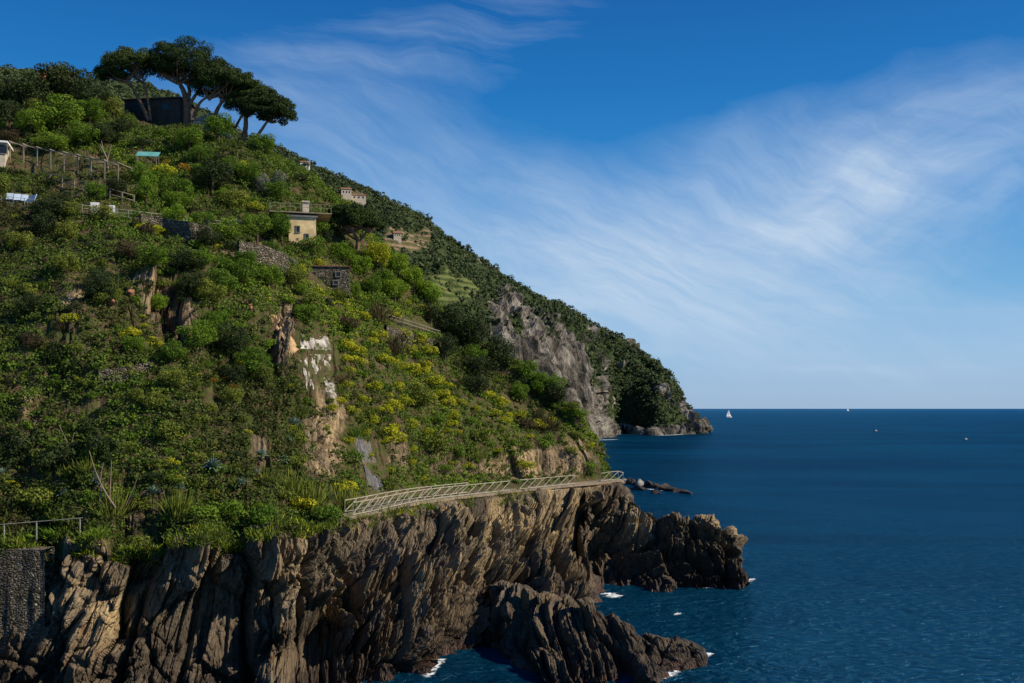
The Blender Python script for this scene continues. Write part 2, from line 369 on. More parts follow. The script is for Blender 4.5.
# carved shadowed recesses in the cliff
def carve(G, cu, cd, cz, rx, ry, rz, depth):
    c = ud(cu, cd, cz); q = (G - c) / np.array([rx, ry, rz]); w = np.exp(-(q ** 2).sum(-1) * 1.0)
    return G + w[..., None] * np.array([-.25, 1, 0]) * depth
G2 = carve(G2, 323, 77.5, 3.5, 1.7, 9, 4.0, 4.5)
G2 = carve(G2, 300, 76, 2.8, 4.0, 9, 1.6, 3.0)
G2 = carve(G2, 611, 122, 3.5, 3.0, 9, 4.6, 8.5)
G2 = carve(G2, 560, 108, 8.0, 1.6, 9, 2.0, 2.0)
G2 = carve(G2, 420, 97, 10.2, 1.2, 9, 1.0, 2.2)
G2 = carve(G2, 593, 128, 7.0, 1.6, 9, 3.5, 5.0)
ochre = sum(a * boxm(uu, vv, *b) for a, b in [(1, (315, 575, 30, 50)), (1.1, (548, 530, 30, 46)), (.9, (520, 560, 28, 34)), (.7, (585, 510, 16, 24)), (.6, (480, 540, 24, 30)), (.6, (215, 570, 14, 24)), (.35, (440, 560, 40, 40)), (.5, (490, 520, 30, 15)), (.9, (117, 542, 16, 4)), (.5, (130, 600, 40, 40))])
ochre = np.clip(ochre + .12, 0, 1)
nr = len(ru); nc = len(tu); cut = int(np.searchsorted(ru, 3.0))
def sub(r0, r1, name, mat):
    A = lambda x: x[r0:r1].ravel()
    me = mesh_np(name, G2[r0:r1].reshape(-1, 3), gridq(r1 - r0, nc), mat, False, {'bed': A(bedc), 'along': A(bedal), 'ochre': A(ochre), 'rocky': A(rocky), 'blk': A(blk)})
    o = link(name, me); tag(o, kind='structure'); return o
sea_cliff = sub(0, cut + 5, 'sea_cliff', M_ROCK)
hillside = sub(cut + 4, nr, 'hillside', M_SOIL)
GR = G2

# ------------------------------------------------------------ rock headlands running out into the water
def outcrop(name, st, n=(190, 340), lean=0.):
    """st: per station (u, top d, top z, front base d, back base d)"""
    us = []
    for (u, td, tz, fb, bb) in st:
        w = lambda d, z: ud(u, d, z)
        us.append([w(fb - 1.5, -4), w(fb, 0), w(fb + (td - fb) * .45, tz * .42), w(td - (td - fb) * .16, tz * .88), w(td, tz), w(td + (bb - td) * .35, tz * .8), w(bb, 0), w(bb + 1, -4)])
    Cn = np.array(us).transpose(1, 0, 2)
    g = surf(Cn, np.arange(len(st)), [0, .5, 1.5, 2.5, 3, 3.6, 5, 5.6], np.linspace(0, len(st) - 1, n[1]), np.linspace(0, 5.6, n[0]))
    N = normals(blur(g, 3))
    if N[n[0] // 3, n[1] // 2, 1] > 0: N = -N
    tp = g[int(n[0] * 3 / 5.6)]; sa = np.concatenate([[0], np.cumsum(np.linalg.norm(np.diff(tp, axis=0), axis=1))]) + st[0][0]
    d, c, al, bk = rockrelief(g, np.broadcast_to(sa[None, :], g.shape[:2]), lean)
    s = np.linspace(0, 1, n[1])[None, :]; k = np.clip((1.02 - s) * 5, .12, 1) * (1 - .5 * sst(np.linspace(0, 5.6, n[0]), 2.2, 3.0))[:, None]
    return g, N, d, c, al, k, bk
def finish(name, g, N, d, c, al, k, bk, oc=.15, a=1.0):
    g = g + N * (d * k * a)[..., None]
    g = carve(g, 620, 121, 3.2, 3.4, 9, 4.8, 10.0)
    me = mesh_np(name, g.reshape(-1, 3), gridq(*g.shape[:2]), M_ROCK, False, {'bed': c.ravel(), 'along': al.ravel(), 'ochre': np.full(c.size, oc), 'blk': bk.ravel()})
    return tag(link(name, me), kind='structure'), g
h1 = outcrop('headland', [(585, 134, 11, 121, 142), (612, 133.5, 11.2, 119, 143), (640, 132, 10.2, 119.5, 143), (662, 131, 8.6, 119.5, 141), (690, 129.5, 7.6, 121, 138), (716, 128, 6.6, 121.6, 135.5), (736, 126.4, 4.4, 122.3, 132), (749, 125, .3, 123.6, 127)], lean=R(-7))
headland, _g1 = finish('rocky_headland', *h1, .22, .9)
h2 = outcrop('low', [(486, 99, 4.5, 93, 110), (515, 95.5, 5.2, 85.5, 108), (545, 92, 4.8, 78, 104), (580, 90, 4.4, 76.5, 99), (615, 87.8, 3.8, 77, 95), (650, 86.8, 2.9, 79.5, 93), (683, 86.3, 1.6, 83, 90), (706, 87.2, .1, 86.3, 88.5)], lean=R(-30))
low_rock, _g2 = finish('low_rock_shelf', *h2, .03, .5)

# ------------------------------------------------------------ far mountain
def fm(u, v, d): return at(u, v, d)
cre = [fm(-300, 60, 760), fm(0, 80, 800), fm(150, 100, 860), fm(270, 158, 930), fm(325, 184, 1000), fm(390, 209, 1020), fm(430, 236, 1010), fm(470, 263, 1000), fm(500, 282, 990), fm(545, 303, 980), fm(600, 332, 965), fm(640, 354, 945), fm(668, 382, 925), fm(688, 406, 905), fm(699, 424, 890), fm(704, 432, 885)]
bas = [ud(-300, 430, 0), ud(0, 420, 0), ud(150, 420, 0), ud(300, 440, 0), ud(380, 480, 0), ud(450, 540, 0), ud(500, 590, 0), ud(545, 640, 0), ud(575, 680, 0), ud(596, 735, 0), ud(612, 860, 0), ud(632, 862, 0), ud(652, 815, 0), ud(676, 842, 0), ud(694, 868, 0), ud(703, 880, 0)]
ns = len(cre); FC = []
hfar = [.10, .26, .50, .78]; zfar = [.20, .50, .72, .90]
for k in (-1, 0, 1, 2, 3, 4, 5, 6, 7):
    row = []
    for i in range(ns):
        b, c = bas[i], cre[i]
        if k == -1: p = b + np.array([3, -8, -12])
        elif k == 0: p = b
        elif k <= 4:
            p = np.array([*(b + (c - b) * hfar[k - 1])[:2], c[2] * zfar[k - 1]])
        elif k == 5: p = c
        elif k == 6: p = c + np.array([10, 60, -14])
        else: p = np.array([c[0] + 5, c[1] + 330, -10.])
        row.append(p)
    FC.append(row)
FR = [0, .3, 1.2, 2.4, 3.6, 4.9, 6, 6.6, 8]
ft = np.linspace(0, ns - 1, 620); fr = np.linspace(0, 8, 300)
FG = surf(FC, np.arange(ns), FR, ft, fr)
FN = normals(blur(FG, 4))
if FN[100, 300, 1] > 0: FN = -FN
fu, fv = proj(FG)
rid = 1 - np.abs(fbm(FG * np.array([.018, .018, .006]), 4, 30)) * 2
q1 = fbm(FG * np.array([.05, .05, .018]), 5, 33, .6)
frock = sum(a * boxm(fu, fv, *b) for a, b in [(.75, (498, 310, 16, 20)), (.85, (528, 352, 30, 34)), (.9, (560, 390, 32, 38)), (1.0, (578, 428, 26, 12)), (1.1, (690, 430, 22, 8)), (.8, (640, 434, 40, 5)), (.6, (655, 405, 6, 14)), (.2, (672, 405, 16, 20)), (.45, (600, 395, 10, 26)), (.4, (630, 365, 14, 16))])
frock = frock + .95 * fbm((FG + 0) * np.array([.045, .045, .018]), 5, 36, .68)
frock = frock * sst(fu, 430, 470)
FRR, FTT = np.meshgrid(fr, ft, indexing='ij')
frock = np.maximum(frock, 1.0 * (1 - sst(FRR, .45, .75)))
FD = 11 * (rid - .5) + 6 * q1 + sst(frock, .3, .6) * 5 * fbm(FG * np.array([.12, .12, .035]), 4, 39, .6)
FD = FD * (1 - .5 * sst(FRR, 5.4, 6)) * sst(FRR, 0, .6)
FG2 = FG + FN * FD[..., None]
fb1, fb2, fci = worley(FG * np.array([.035, .035, .022]), 44)
FG2 = FG2 + FN * (sst(frock, .3, .6) * (6 * (fci - .5) - 3 * (1 - sst(fb2 - fb1, 0, .2)) + 9 * (1 - 2 * np.abs(fbm(FG @ np.array([[1, 0, 0], [0, 1, 0], [.35, 0, 1]]) * np.array([.07, .07, .016]), 4, 47, .62)))))[..., None]
terr = np.clip(boxm(fu, fv, 405, 242, 26, 13) + .8 * boxm(fu, fv, 352, 198, 18, 7), 0, 1); oliv = boxm(fu, fv, 450, 290, 34, 18)
def far_fn(t, bs):
    p = obco(t); r = t.attr('rocky'); n = t.noise(p, .03, 6, .65); n2 = t.noise(t.mapping(p, (1, 1, .35)), .11, 6, .68)
    g = t.ramp(t.noise(p, .09, 5, .6), [(.3, (.018, .030, .012)), (.55, (.035, .052, .018)), (.8, (.075, .085, .03))])
    rk = t.ramp(n2, [(.36, (.026, .024, .019)), (.45, (.075, .068, .055)), (.54, (.155, .142, .118)), (.68, (.28, .26, .22))])
    m = t.mapr(t.math('ADD', r, t.math('MULTIPLY', t.math('SUBTRACT', n2, .5), .9)), .38, .55)
    sz = t.new('ShaderNodeSeparateXYZ'); t.l.new(p, sz.inputs[0]); st = t.math('FRACT', t.math('ADD', t.math('MULTIPLY', sz.outputs[2], .22), t.math('MULTIPLY', n, .6)))
    a = t.mix(m, g, rk); a = t.mix(t.mapr(t.attr('oliv'), .3, .6, 0, .8), a, t.mix(t.mapr(st, .4, .6), (.05, .075, .022), (.13, .15, .05))); a = t.mix(t.mapr(t.attr('terr'), .3, .5, 0, .85), a, t.mix(t.mapr(st, .3, .5), (.24, .17, .11), (.09, .085, .04))); t.put(bs.inputs['Base Color'], a)
    bump(t, bs, n2, 4.0, .8)
M_FAR = material('far_mountain', far_fn, .95, .1)
far_mountain = tag(link('mountain', mesh_np('mountain', FG2.reshape(-1, 3), gridq(len(fr), len(ft)), M_FAR, False, {'rocky': frock.ravel(), 'terr': terr.ravel(), 'oliv': oliv.ravel()})), kind='structure')

# ------------------------------------------------------------ sea
def sea_fn(t, bs):
    p = obco(t)
    w1 = t.noise(t.mapping(p, (.75, 1.15, 1), (0, 0, R(12))), 1.0, 5, .62, .5)
    w2 = t.noise(t.mapping(p, (.10, .17, 1), (0, 0, R(-14))), 1.0, 5, .6, .3)
    w3 = t.noise(t.mapping(p, (.006, .014, 1), (0, 0, R(8))), 1.0, 5, .6, .6)
    h = t.math('ADD', t.math('MULTIPLY', w1, .46), t.math('MULTIPLY', w2, 1.0))
    bump(t, bs, h, 1.9, 1.0)
    c = t.mix(t.mapr(w3, .35, .68), (.0002, .014, .032), (.0005, .032, .066))
    t.put(bs.inputs['Base Color'], c)
    n = [x for x in t.n if x.type == 'BUMP'][0]; t.n.remove(bs)
    df = t.new('ShaderNodeBsdfDiffuse'); t.put(df.inputs[0], c); t.l.new(n.outputs[0], df.inputs['Normal'])
    gl = t.new('ShaderNodeBsdfGlossy'); gl.inputs['Color'].default_value = (.22, .62, .95, 1); gl.inputs['Roughness'].default_value = .17; t.l.new(n.outputs[0], gl.inputs['Normal'])
    fr = t.new('ShaderNodeFresnel'); fr.inputs[0].default_value = 1.33; t.l.new(n.outputs[0], fr.inputs['Normal'])
    mx = t.new('ShaderNodeMixShader'); t.put(mx.inputs[0], t.mapr(fr.outputs[0], 0, 1, .02, .46, False)); t.l.new(df.outputs[0], mx.inputs[1]); t.l.new(gl.outputs[0], mx.inputs[2])
    t.l.new(mx.outputs[0], t.n['Material Output'].inputs[0])
M_SEA = material('sea_water', sea_fn)
# water as concentric strips out to the horizon
rad = np.concatenate([[20], np.geomspace(30, 30000, 90)])
xs = np.linspace(-1, 1, 60)
SV = np.array([[(x * (r * 2.2 + 60), r - 25, 0) for x in xs] for r in rad])
sea = tag(link('sea', mesh_np('sea', SV.reshape(-1, 3), gridq(len(rad), 60), M_SEA, True)), kind='structure')
# ------------------------------------------------------------ where things stand: rays onto the ground just built
def bvh_of(g, step=2):
    a = g[::step, ::step]; q = gridq(*a.shape[:2])
    return BVHTree.FromPolygons(a.reshape(-1, 3).tolist(), q.tolist())
BH = bvh_of(G2[cut - 10:]); BM = bvh_of(FG2)
def hit(u, v, tree=None):
    dr = Vector(((u - 512) / F, 1, (408 - v) / F)).normalized()
    h = (tree or BH).ray_cast(Vector((0, 0, CAM_H)), dr)
    return h[0], h[1]
def ground(x, y, tree=None):
    h = (tree or BH).ray_cast(Vector((x, y, 400)), Vector((0, 0, -1))); return h[0]
rng = np.random.default_rng(7)

# ------------------------------------------------------------ foliage: small leaf faces spread through a crown
def leaves(C, N, size, rs, aspect=.55, tilt=.7, droop=0):
    """one rhombus leaf at each point C, roughly facing N"""
    n = len(C); N = N + rs.normal(size=(n, 3)) * tilt; N[:, 2] -= droop; N /= np.linalg.norm(N, axis=1, keepdims=True)
    r = rs.normal(size=(n, 3)); a = np.cross(N, r); a /= np.linalg.norm(a, axis=1, keepdims=True) + 1e-9; b = np.cross(N, a)
    s = (size * rs.uniform(.6, 1.35, n))[:, None]; a = a * s; b = b * s * aspect
    V = np.stack([C + a, C + b, C - a, C - b], 1).reshape(-1, 3); return V
def crown(rs, n, nl, lob=.42, flat=.8, bottom=-.45, leaf=.13, inner=.25, tilt=.7, aspect=.55):
    """unit crown: n leaves on nl lobes packed in a dome"""
    L = []
    while len(L) < nl:
        p = rs.normal(size=3); p /= np.linalg.norm(p); p *= rs.uniform(.35, .74)
        if p[2] > bottom: L.append(p)
    L = np.array(L); lr = lob * rs.uniform(.65, 1.25, nl)
    k = rs.choice(nl, n, p=lr**2 / (lr**2).sum()); d = rs.normal(size=(n, 3)); d /= np.linalg.norm(d, axis=1, keepdims=True)
    rr = 1 - inner * rs.random(n) ** 2 * 1.5
    Cc = L[k] + d * (lr[k] * rr)[:, None] * np.array([1, 1, .85])
    keep = np.ones(n, bool)
    for j in range(nl):   # leaves deep inside another lobe are never seen
        dd = np.linalg.norm((Cc - L[j]) / np.array([1, 1, .85]), axis=1) / lr[j]; keep &= (dd > .62) | (k == j)
    Cc = Cc[keep]; d = d[keep]; Cc[:, 2] *= flat
    return leaves(Cc, d, leaf, rs, aspect, tilt)
def fq(V): return np.arange(len(V)).reshape(-1, 4)
def tube(pts, rad, ns=7, wob=0, rs=None):
    pts = np.asarray(pts, float); n = len(pts); T = np.gradient(pts, axis=0); T /= np.linalg.norm(T, axis=1, keepdims=True) + 1e-9
    V = []
    ref = np.array([.3, .9, .1])
    for i in range(n):
        a = np.cross(T[i], ref); a /= np.linalg.norm(a) + 1e-9; b = np.cross(T[i], a)
        for j in range(ns):
            an = 2 * math.pi * j / ns; r = rad[i] * (1 + (wob * rs.uniform(-1, 1) if wob else 0))
            V.append(pts[i] + (a * math.cos(an) + b * math.sin(an)) * r)
    Q = [(i * ns + j, i * ns + (j + 1) % ns, (i + 1) * ns + (j + 1) % ns, (i + 1) * ns + j) for i in range(n - 1) for j in range(ns)]
    return np.array(V), np.array(Q)
def merge(parts):
    V = []; Q = []; o = 0
    for v, q in parts: V.append(v); Q.append(np.asarray(q) + o); o += len(v)
    return np.concatenate(V), np.concatenate(Q)
def curve(p0, p1, bend, n=7):
    p0 = np.array(p0, float); p1 = np.array(p1, float); s = np.linspace(0, 1, n)[:, None]
    return p0 + (p1 - p0) * s + np.array(bend) * np.sin(s * math.pi)

def leaf_mat(name, cols, trans=.25, clump=False):
    def fn(t, bs):
        g = t.new('ShaderNodeNewGeometry'); oi = t.new('ShaderNodeObjectInfo')
        isl = g.outputs['Random Per Island']; p = g.outputs['Position']
        n = t.noise(p, .55, 3, .6)
        f = t.math('ADD', t.math('MULTIPLY', isl, .45), t.math('MULTIPLY', n, .55))
        if clump: f = t.math('ADD', t.math('MULTIPLY', isl, .22), t.math('MULTIPLY', t.attr('hue'), .78))
        else: f = t.math('ADD', t.math('MULTIPLY', f, .7), t.math('MULTIPLY', oi.outputs['Random'], .3))
        k = len(cols); c = t.ramp(f, [(.12 + .76 * i / (k - 1), x) for i, x in enumerate(cols)])
        if clump: c = t.mix(.18, c, t.mix(isl, (.02, .03, .008), (.12, .13, .03)))
        t.put(bs.inputs['Base Color'], c)
        tr = t.new('ShaderNodeBsdfTranslucent'); t.put(tr.inputs[0], t.mix(.35, c, (.16, .20, .02)))
        mx = t.new('ShaderNodeMixShader'); mx.inputs[0].default_value = trans
        t.l.new(bs.outputs[0], mx.inputs[1]); t.l.new(tr.outputs[0], mx.inputs[2])
        t.l.new(mx.outputs[0], t.n['Material Output'].inputs[0])
    return material(name, fn, .75, .15)
L_GREEN = leaf_mat('leaves_green', [(.034, .08, .009), (.095, .18, .015), (.19, .28, .024)], .3)
L_BRIGHT = leaf_mat('leaves_bright_green', [(.06, .13, .009), (.13, .24, .014), (.25, .34, .024)], .35)
L_DARK = leaf_mat('leaves_dark_evergreen', [(.010, .019, .007), (.024, .040, .012), (.052, .070, .020)], .12)
L_YEL = leaf_mat('leaves_yellow_green', [(.15, .19, .012), (.33, .35, .016), (.52, .48, .02)], .3)
L_OLIVE = leaf_mat('leaves_olive', [(.055, .078, .012), (.13, .165, .022), (.24, .26, .04)], .2)
L_BROWN = leaf_mat('leaves_brownish', [(.030, .022, .013), (.065, .048, .024), (.10, .075, .036)], .15)
L_ORANGE = leaf_mat('leaves_orange_flowering', [(.13, .08, .01), (.30, .17, .015), (.42, .25, .02)], .25)
L_GREY = leaf_mat('leaves_silver_grey', [(.08, .10, .07), (.17, .19, .13), (.30, .32, .24)], .2)
L_AGAVE = leaf_mat('agave_blades', [(.07, .12, .09), (.13, .20, .16), (.22, .30, .24)], .05)
L_PINE = leaf_mat('pine_needles', [(.012, .026, .007), (.032, .055, .012), (.075, .105, .020)], .12)
L_MIX = leaf_mat('undergrowth_leaves', [(.045, .034, .016), (.022, .040, .009), (.072, .098, .018), (.075, .155, .014), (.19, .28, .018), (.44, .44, .016)], .22, True)
L_FAR = leaf_mat('forest_leaves_hazed', [(.024, .042, .024), (.042, .070, .030), (.068, .098, .040), (.12, .145, .055)], .1, True)  # greens lightened and blued: distance haze put into the leaf colour
M_BARK = plain('bark', (.085, .058, .040), .9, .4, 2.5)
M_PBARK = plain('pine_bark', (.20, .115, .070), .9, .45, 2.0)
M_TWIG = plain('dry_twig', (.22, .17, .12), .9, .3, 2.0)

rs0 = np.random.RandomState(3)
def proto_crowns(k, **kw): return [crown(np.random.RandomState(100 + i + kw["nl"] * 7), **kw) for i in range(k)]
SHR = proto_crowns(6, n=1500, nl=15, lob=.36, leaf=.070, bottom=-.2, flat=.85, inner=.3, tilt=.55)
DOM = proto_crowns(4, n=1100, nl=18, lob=.28, leaf=.062, bottom=-.05, flat=.8, inner=.12, tilt=.45)
TRE = proto_crowns(5, n=4600, nl=26, lob=.33, leaf=.048, bottom=-.6, flat=1.0, inner=.35, tilt=.55)
MESHES = {}
def cmesh(kind, i, V, mat):
    k = (kind, i, mat.name)
    if k not in MESHES: MESHES[k] = mesh_np(kind, V, fq(V), mat)
    return MESHES[k]
def spiky(rs, n=340, ln=.5):
    """upright bush of thin leafy twigs"""
    b = rs.normal(size=(n, 3)) * np.array([.38, .38, .05]); d = b * 1.1 + np.array([0, 0, .8]) + rs.normal(size=(n, 3)) * .22
    d /= np.linalg.norm(d, axis=1, keepdims=True); L = rs.uniform(.5, 1.25, n)[:, None]
    P0 = b + d * L * rs.uniform(.15, .75, (n, 1)); s = np.cross(d, rs.normal(size=(n, 3))); s /= np.linalg.norm(s, axis=1, keepdims=True)
    h = d * L * .26; w = s * .028
    return np.stack([P0 - h, P0 + w, P0 + h, P0 - w], 1).reshape(-1, 3)
SPK = [spiky(np.random.RandomState(40 + i)) for i in range(3)]
def agave_mesh():
    V = []; Q = []; rs = np.random.RandomState(5)
    for k in range(34):
        a = k * 2.399; e = R(12 + 68 * (k / 34)); L = rs.uniform(.85, 1.1) * (1 - .25 * k / 34); w = .10
        d = np.array([math.cos(a) * math.cos(e), math.sin(a) * math.cos(e), math.sin(e)]); s = np.array([-math.sin(a), math.cos(a), 0]); up = np.cross(s, d) * -1
        o = len(V)
        for q, ww in ((0, .7), (.35, 1), (.7, .7), (1, .02)):
            c = d * L * q + np.array([0, 0, -.35 * q * q * math.cos(e) * L])
            V += [c - s * w * ww, c + up * -.03, c + s * w * ww]
        for q in range(3):
            for j in range(2): Q.append((o + q * 3 + j, o + q * 3 + j + 1, o + q * 3 + 4 + j, o + q * 3 + 3 + j))
    return mesh_np('agave_plant', V, Q, L_AGAVE)
AGM = agave_mesh()

# ------------------------------------------------------------ landmarks that the labels refer to
LM = [(150, 108, 'the dark house under the pines'), (215, 128, 'the small gabled house'), (300, 222, 'the yellow villa'), (325, 275, 'the stone hut with square windows'), (318, 360, 'the white concrete patches'), (375, 465, 'the grey rock netting'), (365, 508, 'the left end of the footpath railing'), (475, 495, 'the middle of the footpath railing'), (595, 485, 'the seaward end of the footpath railing'), (5, 150, 'the white house at the left edge'), (65, 168, 'the wooden pergola'), (95, 185, 'the post and rail fence'), (20, 197, 'the blue panel strip'), (187, 222, 'the white panel on the wire fence'), (145, 158, 'the teal tarpaulin'), (40, 530, 'the thin rail above the stone wall'), (215, 460, 'the biggest agave'), (405, 322, 'the fence below the orchard'), (360, 228, 'the lone umbrella pine'), (285, 330, 'the bare orange rock rib'), (175, 320, 'the bare rock outcrop'), (510, 395, 'the pale rock pillar'), (35, 390, 'the shaded rock face at the left edge'), (250, 136, 'the right hand pines')]
def where(u, v):
    b = min(LM, key=lambda m: (m[0] - u) ** 2 + (m[1] - v) ** 2 * 1.2); dx = u - b[0]; dy = v - b[1]; r = math.hypot(dx, dy)
    an = math.degrees(math.atan2(-dy, dx)) % 360
    w = ['right of', 'above and right of', 'above', 'above and left of', 'left of', 'below and left of', 'below', 'below and right of'][int((an + 22.5) // 45) % 8]
    q = 'just ' if r < 22 else 'well ' if r > 60 and len(b[2].split()) < 7 else ''
    return q + w + ' ' + b[2]
USED = {}
def label_for(adj, u, v, rpx):
    s = ('tiny ' if rpx < 4.5 else 'small ' if rpx < 7 else '' if rpx < 11 else 'large ' if rpx < 19 else 'very large ')
    return (s + adj + ' ' + where(u, v))
def shrub(kind, u, v, rx, ry, mat, adj, cat, group, V=None, sink=.75, name=None):
    """a shrub whose foot is below the centre (u,v); rx, ry its half sizes in pixels of the photograph"""
    h, n = hit(u, v + ry * .6)
    if h is None: return None
    s = h.y / F; protos = {'shrub': SHR, 'dome': DOM, 'spiky': SPK, 'tree': TRE}[kind]
    i = int(rng.integers(len(protos))); nm = name or {'shrub': 'shrub', 'dome': 'spurge_bush', 'spiky': 'broom_bush', 'tree': 'broadleaf_tree'}[kind]
    rz = rng.uniform(0, 6.28)
    if kind == 'tree':
        ro = empty(nm, (h.x, h.y + rx * s * .3, h.z - .3), rz)
        c = link('crown', cmesh('crown', i, TRE[i], mat), ro, (0, 0, ry * s * 1.35)); c.scale = (rx * s, rx * s, ry * s)
        tk = 'trunk%d' % (i % 2)
        if tk not in MESHES:
            r2 = np.random.RandomState(i); ps = [tube(curve((0, 0, -.6), (.05, 0, 1.3), (.06, .03, 0)), np.linspace(.085, .05, 7), 7)]
            for a in range(5): ps.append(tube(curve((.03, 0, .8 + .1 * a), (math.cos(a * 1.3) * .6, math.sin(a * 1.3) * .6, 1.4 + .1 * a), (0, 0, -.08), 5), np.linspace(.035, .012, 5), 5))
            MESHES[tk] = mesh_np('trunk', *merge(ps), M_BARK, True)
        tr = link('trunk', MESHES[tk], ro); tr.scale = (rx * s, rx * s, ry * s * 1.05)
        o = ro
    else:
        k0 = {'shrub': .95, 'dome': 1.05, 'spiky': .8}[kind]
        o = link(nm, cmesh(nm, i, protos[i], mat), None, (h.x, h.y, h.z + (ry * s * .3 if kind != 'spiky' else -.1)))
        zs = ry * s * (1.25 if kind != 'spiky' else 1.7)
        o.scale = (rx * s * k0, rx * s * k0, zs); o.rotation_euler = (0, 0, rz)
    tag(o, label_for(adj, u, v, max(rx, ry)), cat, group); return o
# ------------------------------------------------------------ umbrella pines on the crest
def needle_dome(rs, w, h, dep, nl=46, n=7000, lean=0, ls=.16):
    """flat-bottomed umbrella crown made of many rounded tufts"""
    L = []
    while len(L) < nl:
        x, y = rs.uniform(-1, 1, 2)
        if x * x + y * y > .95: continue
        e = math.sqrt(max(0, 1 - x * x - y * y)); z = e * rs.uniform(.35, .95) + .02
        if rs.random() < .3: z = e * rs.uniform(.05, .3)
        L.append((x * .86, y * .86, z))
    L = np.array(L) * np.array([w, dep, h]); L[:, 2] += lean * L[:, 0]
    lr = rs.uniform(.75, 1.25, nl) * (w * .165 + .30)
    k = rs.randint(0, nl, n); d = rs.normal(size=(n, 3)); d[:, 2] += .15; d /= np.linalg.norm(d, axis=1, keepdims=True)
    Cc = L[k] + d * (lr[k] * (1 - .45 * rs.random(n) ** 1.5))[:, None] * np.array([1, 1, .62])
    V = leaves(Cc, d, ls, rs, .5, .8)
    return V
def px2(u, v, d): return Vector(((u - 512) / F * d, d, (408 - v) / F * d + CAM_H))
def pine(d, stems, crowns, label, seed):
    """stems: list of pixel polylines [(u,v,r_m)...] from the foot up; crowns: (u,v,half width px,height px) of flat base centre"""
    u0, v0 = stems[0][0][:2]; foot = px2(u0, v0, d); ro = empty('umbrella_pine', foot)
    rs = np.random.RandomState(seed); s = d / F; ps = []
    for st in stems:
        P = np.array([np.array(px2(u, v, d)) - np.array(foot) for u, v, r in st]); P[:, 1] += np.linspace(0, rs.uniform(-1.2, 1.2), len(P))
        rr = [r for _, _, r in st]; tt = np.arange(len(st)); o = np.linspace(0, len(st) - 1, 5 * len(st))
        ps.append(tube(cr(P, tt, o), np.interp(o, tt, rr), 9, .10, rs))
        # finer limbs fanning into the crown
        e = P[-1]
        for (cu, cv, hw, ch) in crowns:
            cb = np.array(px2(cu, cv, d)) - np.array(foot)
            if abs(cb[0] - e[0]) > hw * s * 1.3: continue
            for q in range(7):
                a = rs.uniform(0, 6.28); rr_ = hw * s * rs.uniform(.35, .8)
                ps.append(tube(curve(e - np.array([0, 0, rs.uniform(0, .8)]), cb + np.array([math.cos(a) * rr_, math.sin(a) * rr_ * .8, rs.uniform(.2, .5) * ch * s]), (0, 0, -.35), 6), np.linspace(.13, .04, 6), 6))
    link('trunk', mesh_np('trunk', *merge(ps), M_PBARK, True), ro)
    Vs = [needle_dome(rs, hw * s, ch * s, hw * s * .85, int(34 + hw * 1.1), int(5000 + hw * 400), ls=.125) + (np.array(px2(cu, cv, d)) - np.array(foot)) for cu, cv, hw, ch in crowns]
    V = np.concatenate(Vs); link('crown', mesh_np('crown', V, fq(V), L_PINE), ro)
    tag(ro, label, 'pine tree', 'umbrella pines on the hilltop'); return ro
D0 = 151
pine(D0, [[(149, 121, .32), (141, 104, .26), (134, 90, .2), (128, 78, .15)], [(151, 121, .2), (148, 102, .17), (145, 88, .14), (143, 79, .1)]], [(111, 77, 17, 10), (130, 70, 30, 23)], 'leftmost umbrella pine with two thin leaning stems by the dark house', 1)
pine(D0 + 1, [[(187, 126, .62), (187, 108, .5), (184, 92, .4), (178, 80, .25)], [(187, 104, .32), (189, 90, .3), (184, 78, .22)], [(187, 110, .32), (193, 98, .26), (200, 88, .22), (205, 80, .16)]], [(166, 74, 25, 31), (188, 74, 37, 36), (209, 80, 25, 27)], 'biggest umbrella pine with thick reddish forked trunk on the hilltop', 2)
pine(D0 - 1, [[(218, 133, .36), (215, 118, .32), (219, 106, .26), (226, 97, .2)], [(193, 118, .24), (200, 104, .2), (210, 97, .14)]], [(216, 92, 26, 26), (234, 88, 24, 22)], 'umbrella pine with crooked S shaped trunk right of the gabled house', 3)
pine(D0 + 2, [[(229, 139, .26), (234, 128, .22), (239, 117, .18), (243, 110, .12)]], [(240, 100, 20, 28)], 'slender umbrella pine leaning right between two thicker trunks', 4)
pine(D0, [[(243, 142, .42), (246, 128, .36), (247, 118, .3), (252, 108, .2)]], [(252, 110, 28, 32)], 'straight thick trunked umbrella pine in the right hand group', 5)
pine(D0 - 2, [[(251, 147, .28), (258, 134, .24), (265, 122, .18), (270, 116, .12)]], [(275, 119, 22, 24), (262, 116, 20, 28)], 'rightmost umbrella pine of the crest leaning over the slope', 6)

# ------------------------------------------------------------ buildings, fences and other made things
M_PLAST = plain('pale_plaster', (.46, .40, .30), .9, .25, 1.2)
M_YPLAST = plain('yellow_plaster', (.62, .47, .24), .9, .3, 1.0)
M_WHITE = plain('white_paint', (.72, .72, .70), .7, .12, 1.5)
M_WOOD = plain('weathered_wood', (.19, .17, .13), .85, .35, 3.0)
M_METAL = plain('galvanised_metal', (.30, .30, .27), .6, .2, 2.0, .4)
M_RAILW = plain('pale_railing_paint', (.30, .28, .21), .6, .25, 1.2, .4)
M_DARKW = plain('dark_timber', (.05, .042, .034), .9, .4, 2)
M_TILE = plain('roof_tile', (.22, .11, .07), .9, .4, 1.5)
M_SLATE = plain('grey_roof', (.16, .16, .16), .85, .3, 1.5)
M_GLASSD = plain('dark_window', (.012, .014, .016), .25, .3, 1, .5)
M_TEAL = plain('teal_tarpaulin', (.10, .30, .28), .7, .25, 1.2)
M_BLUE = plain('pale_blue_panel', (.50, .62, .78), .6, .15, 2)
M_CONC = plain('concrete', (.40, .38, .34), .95, .3, .8)
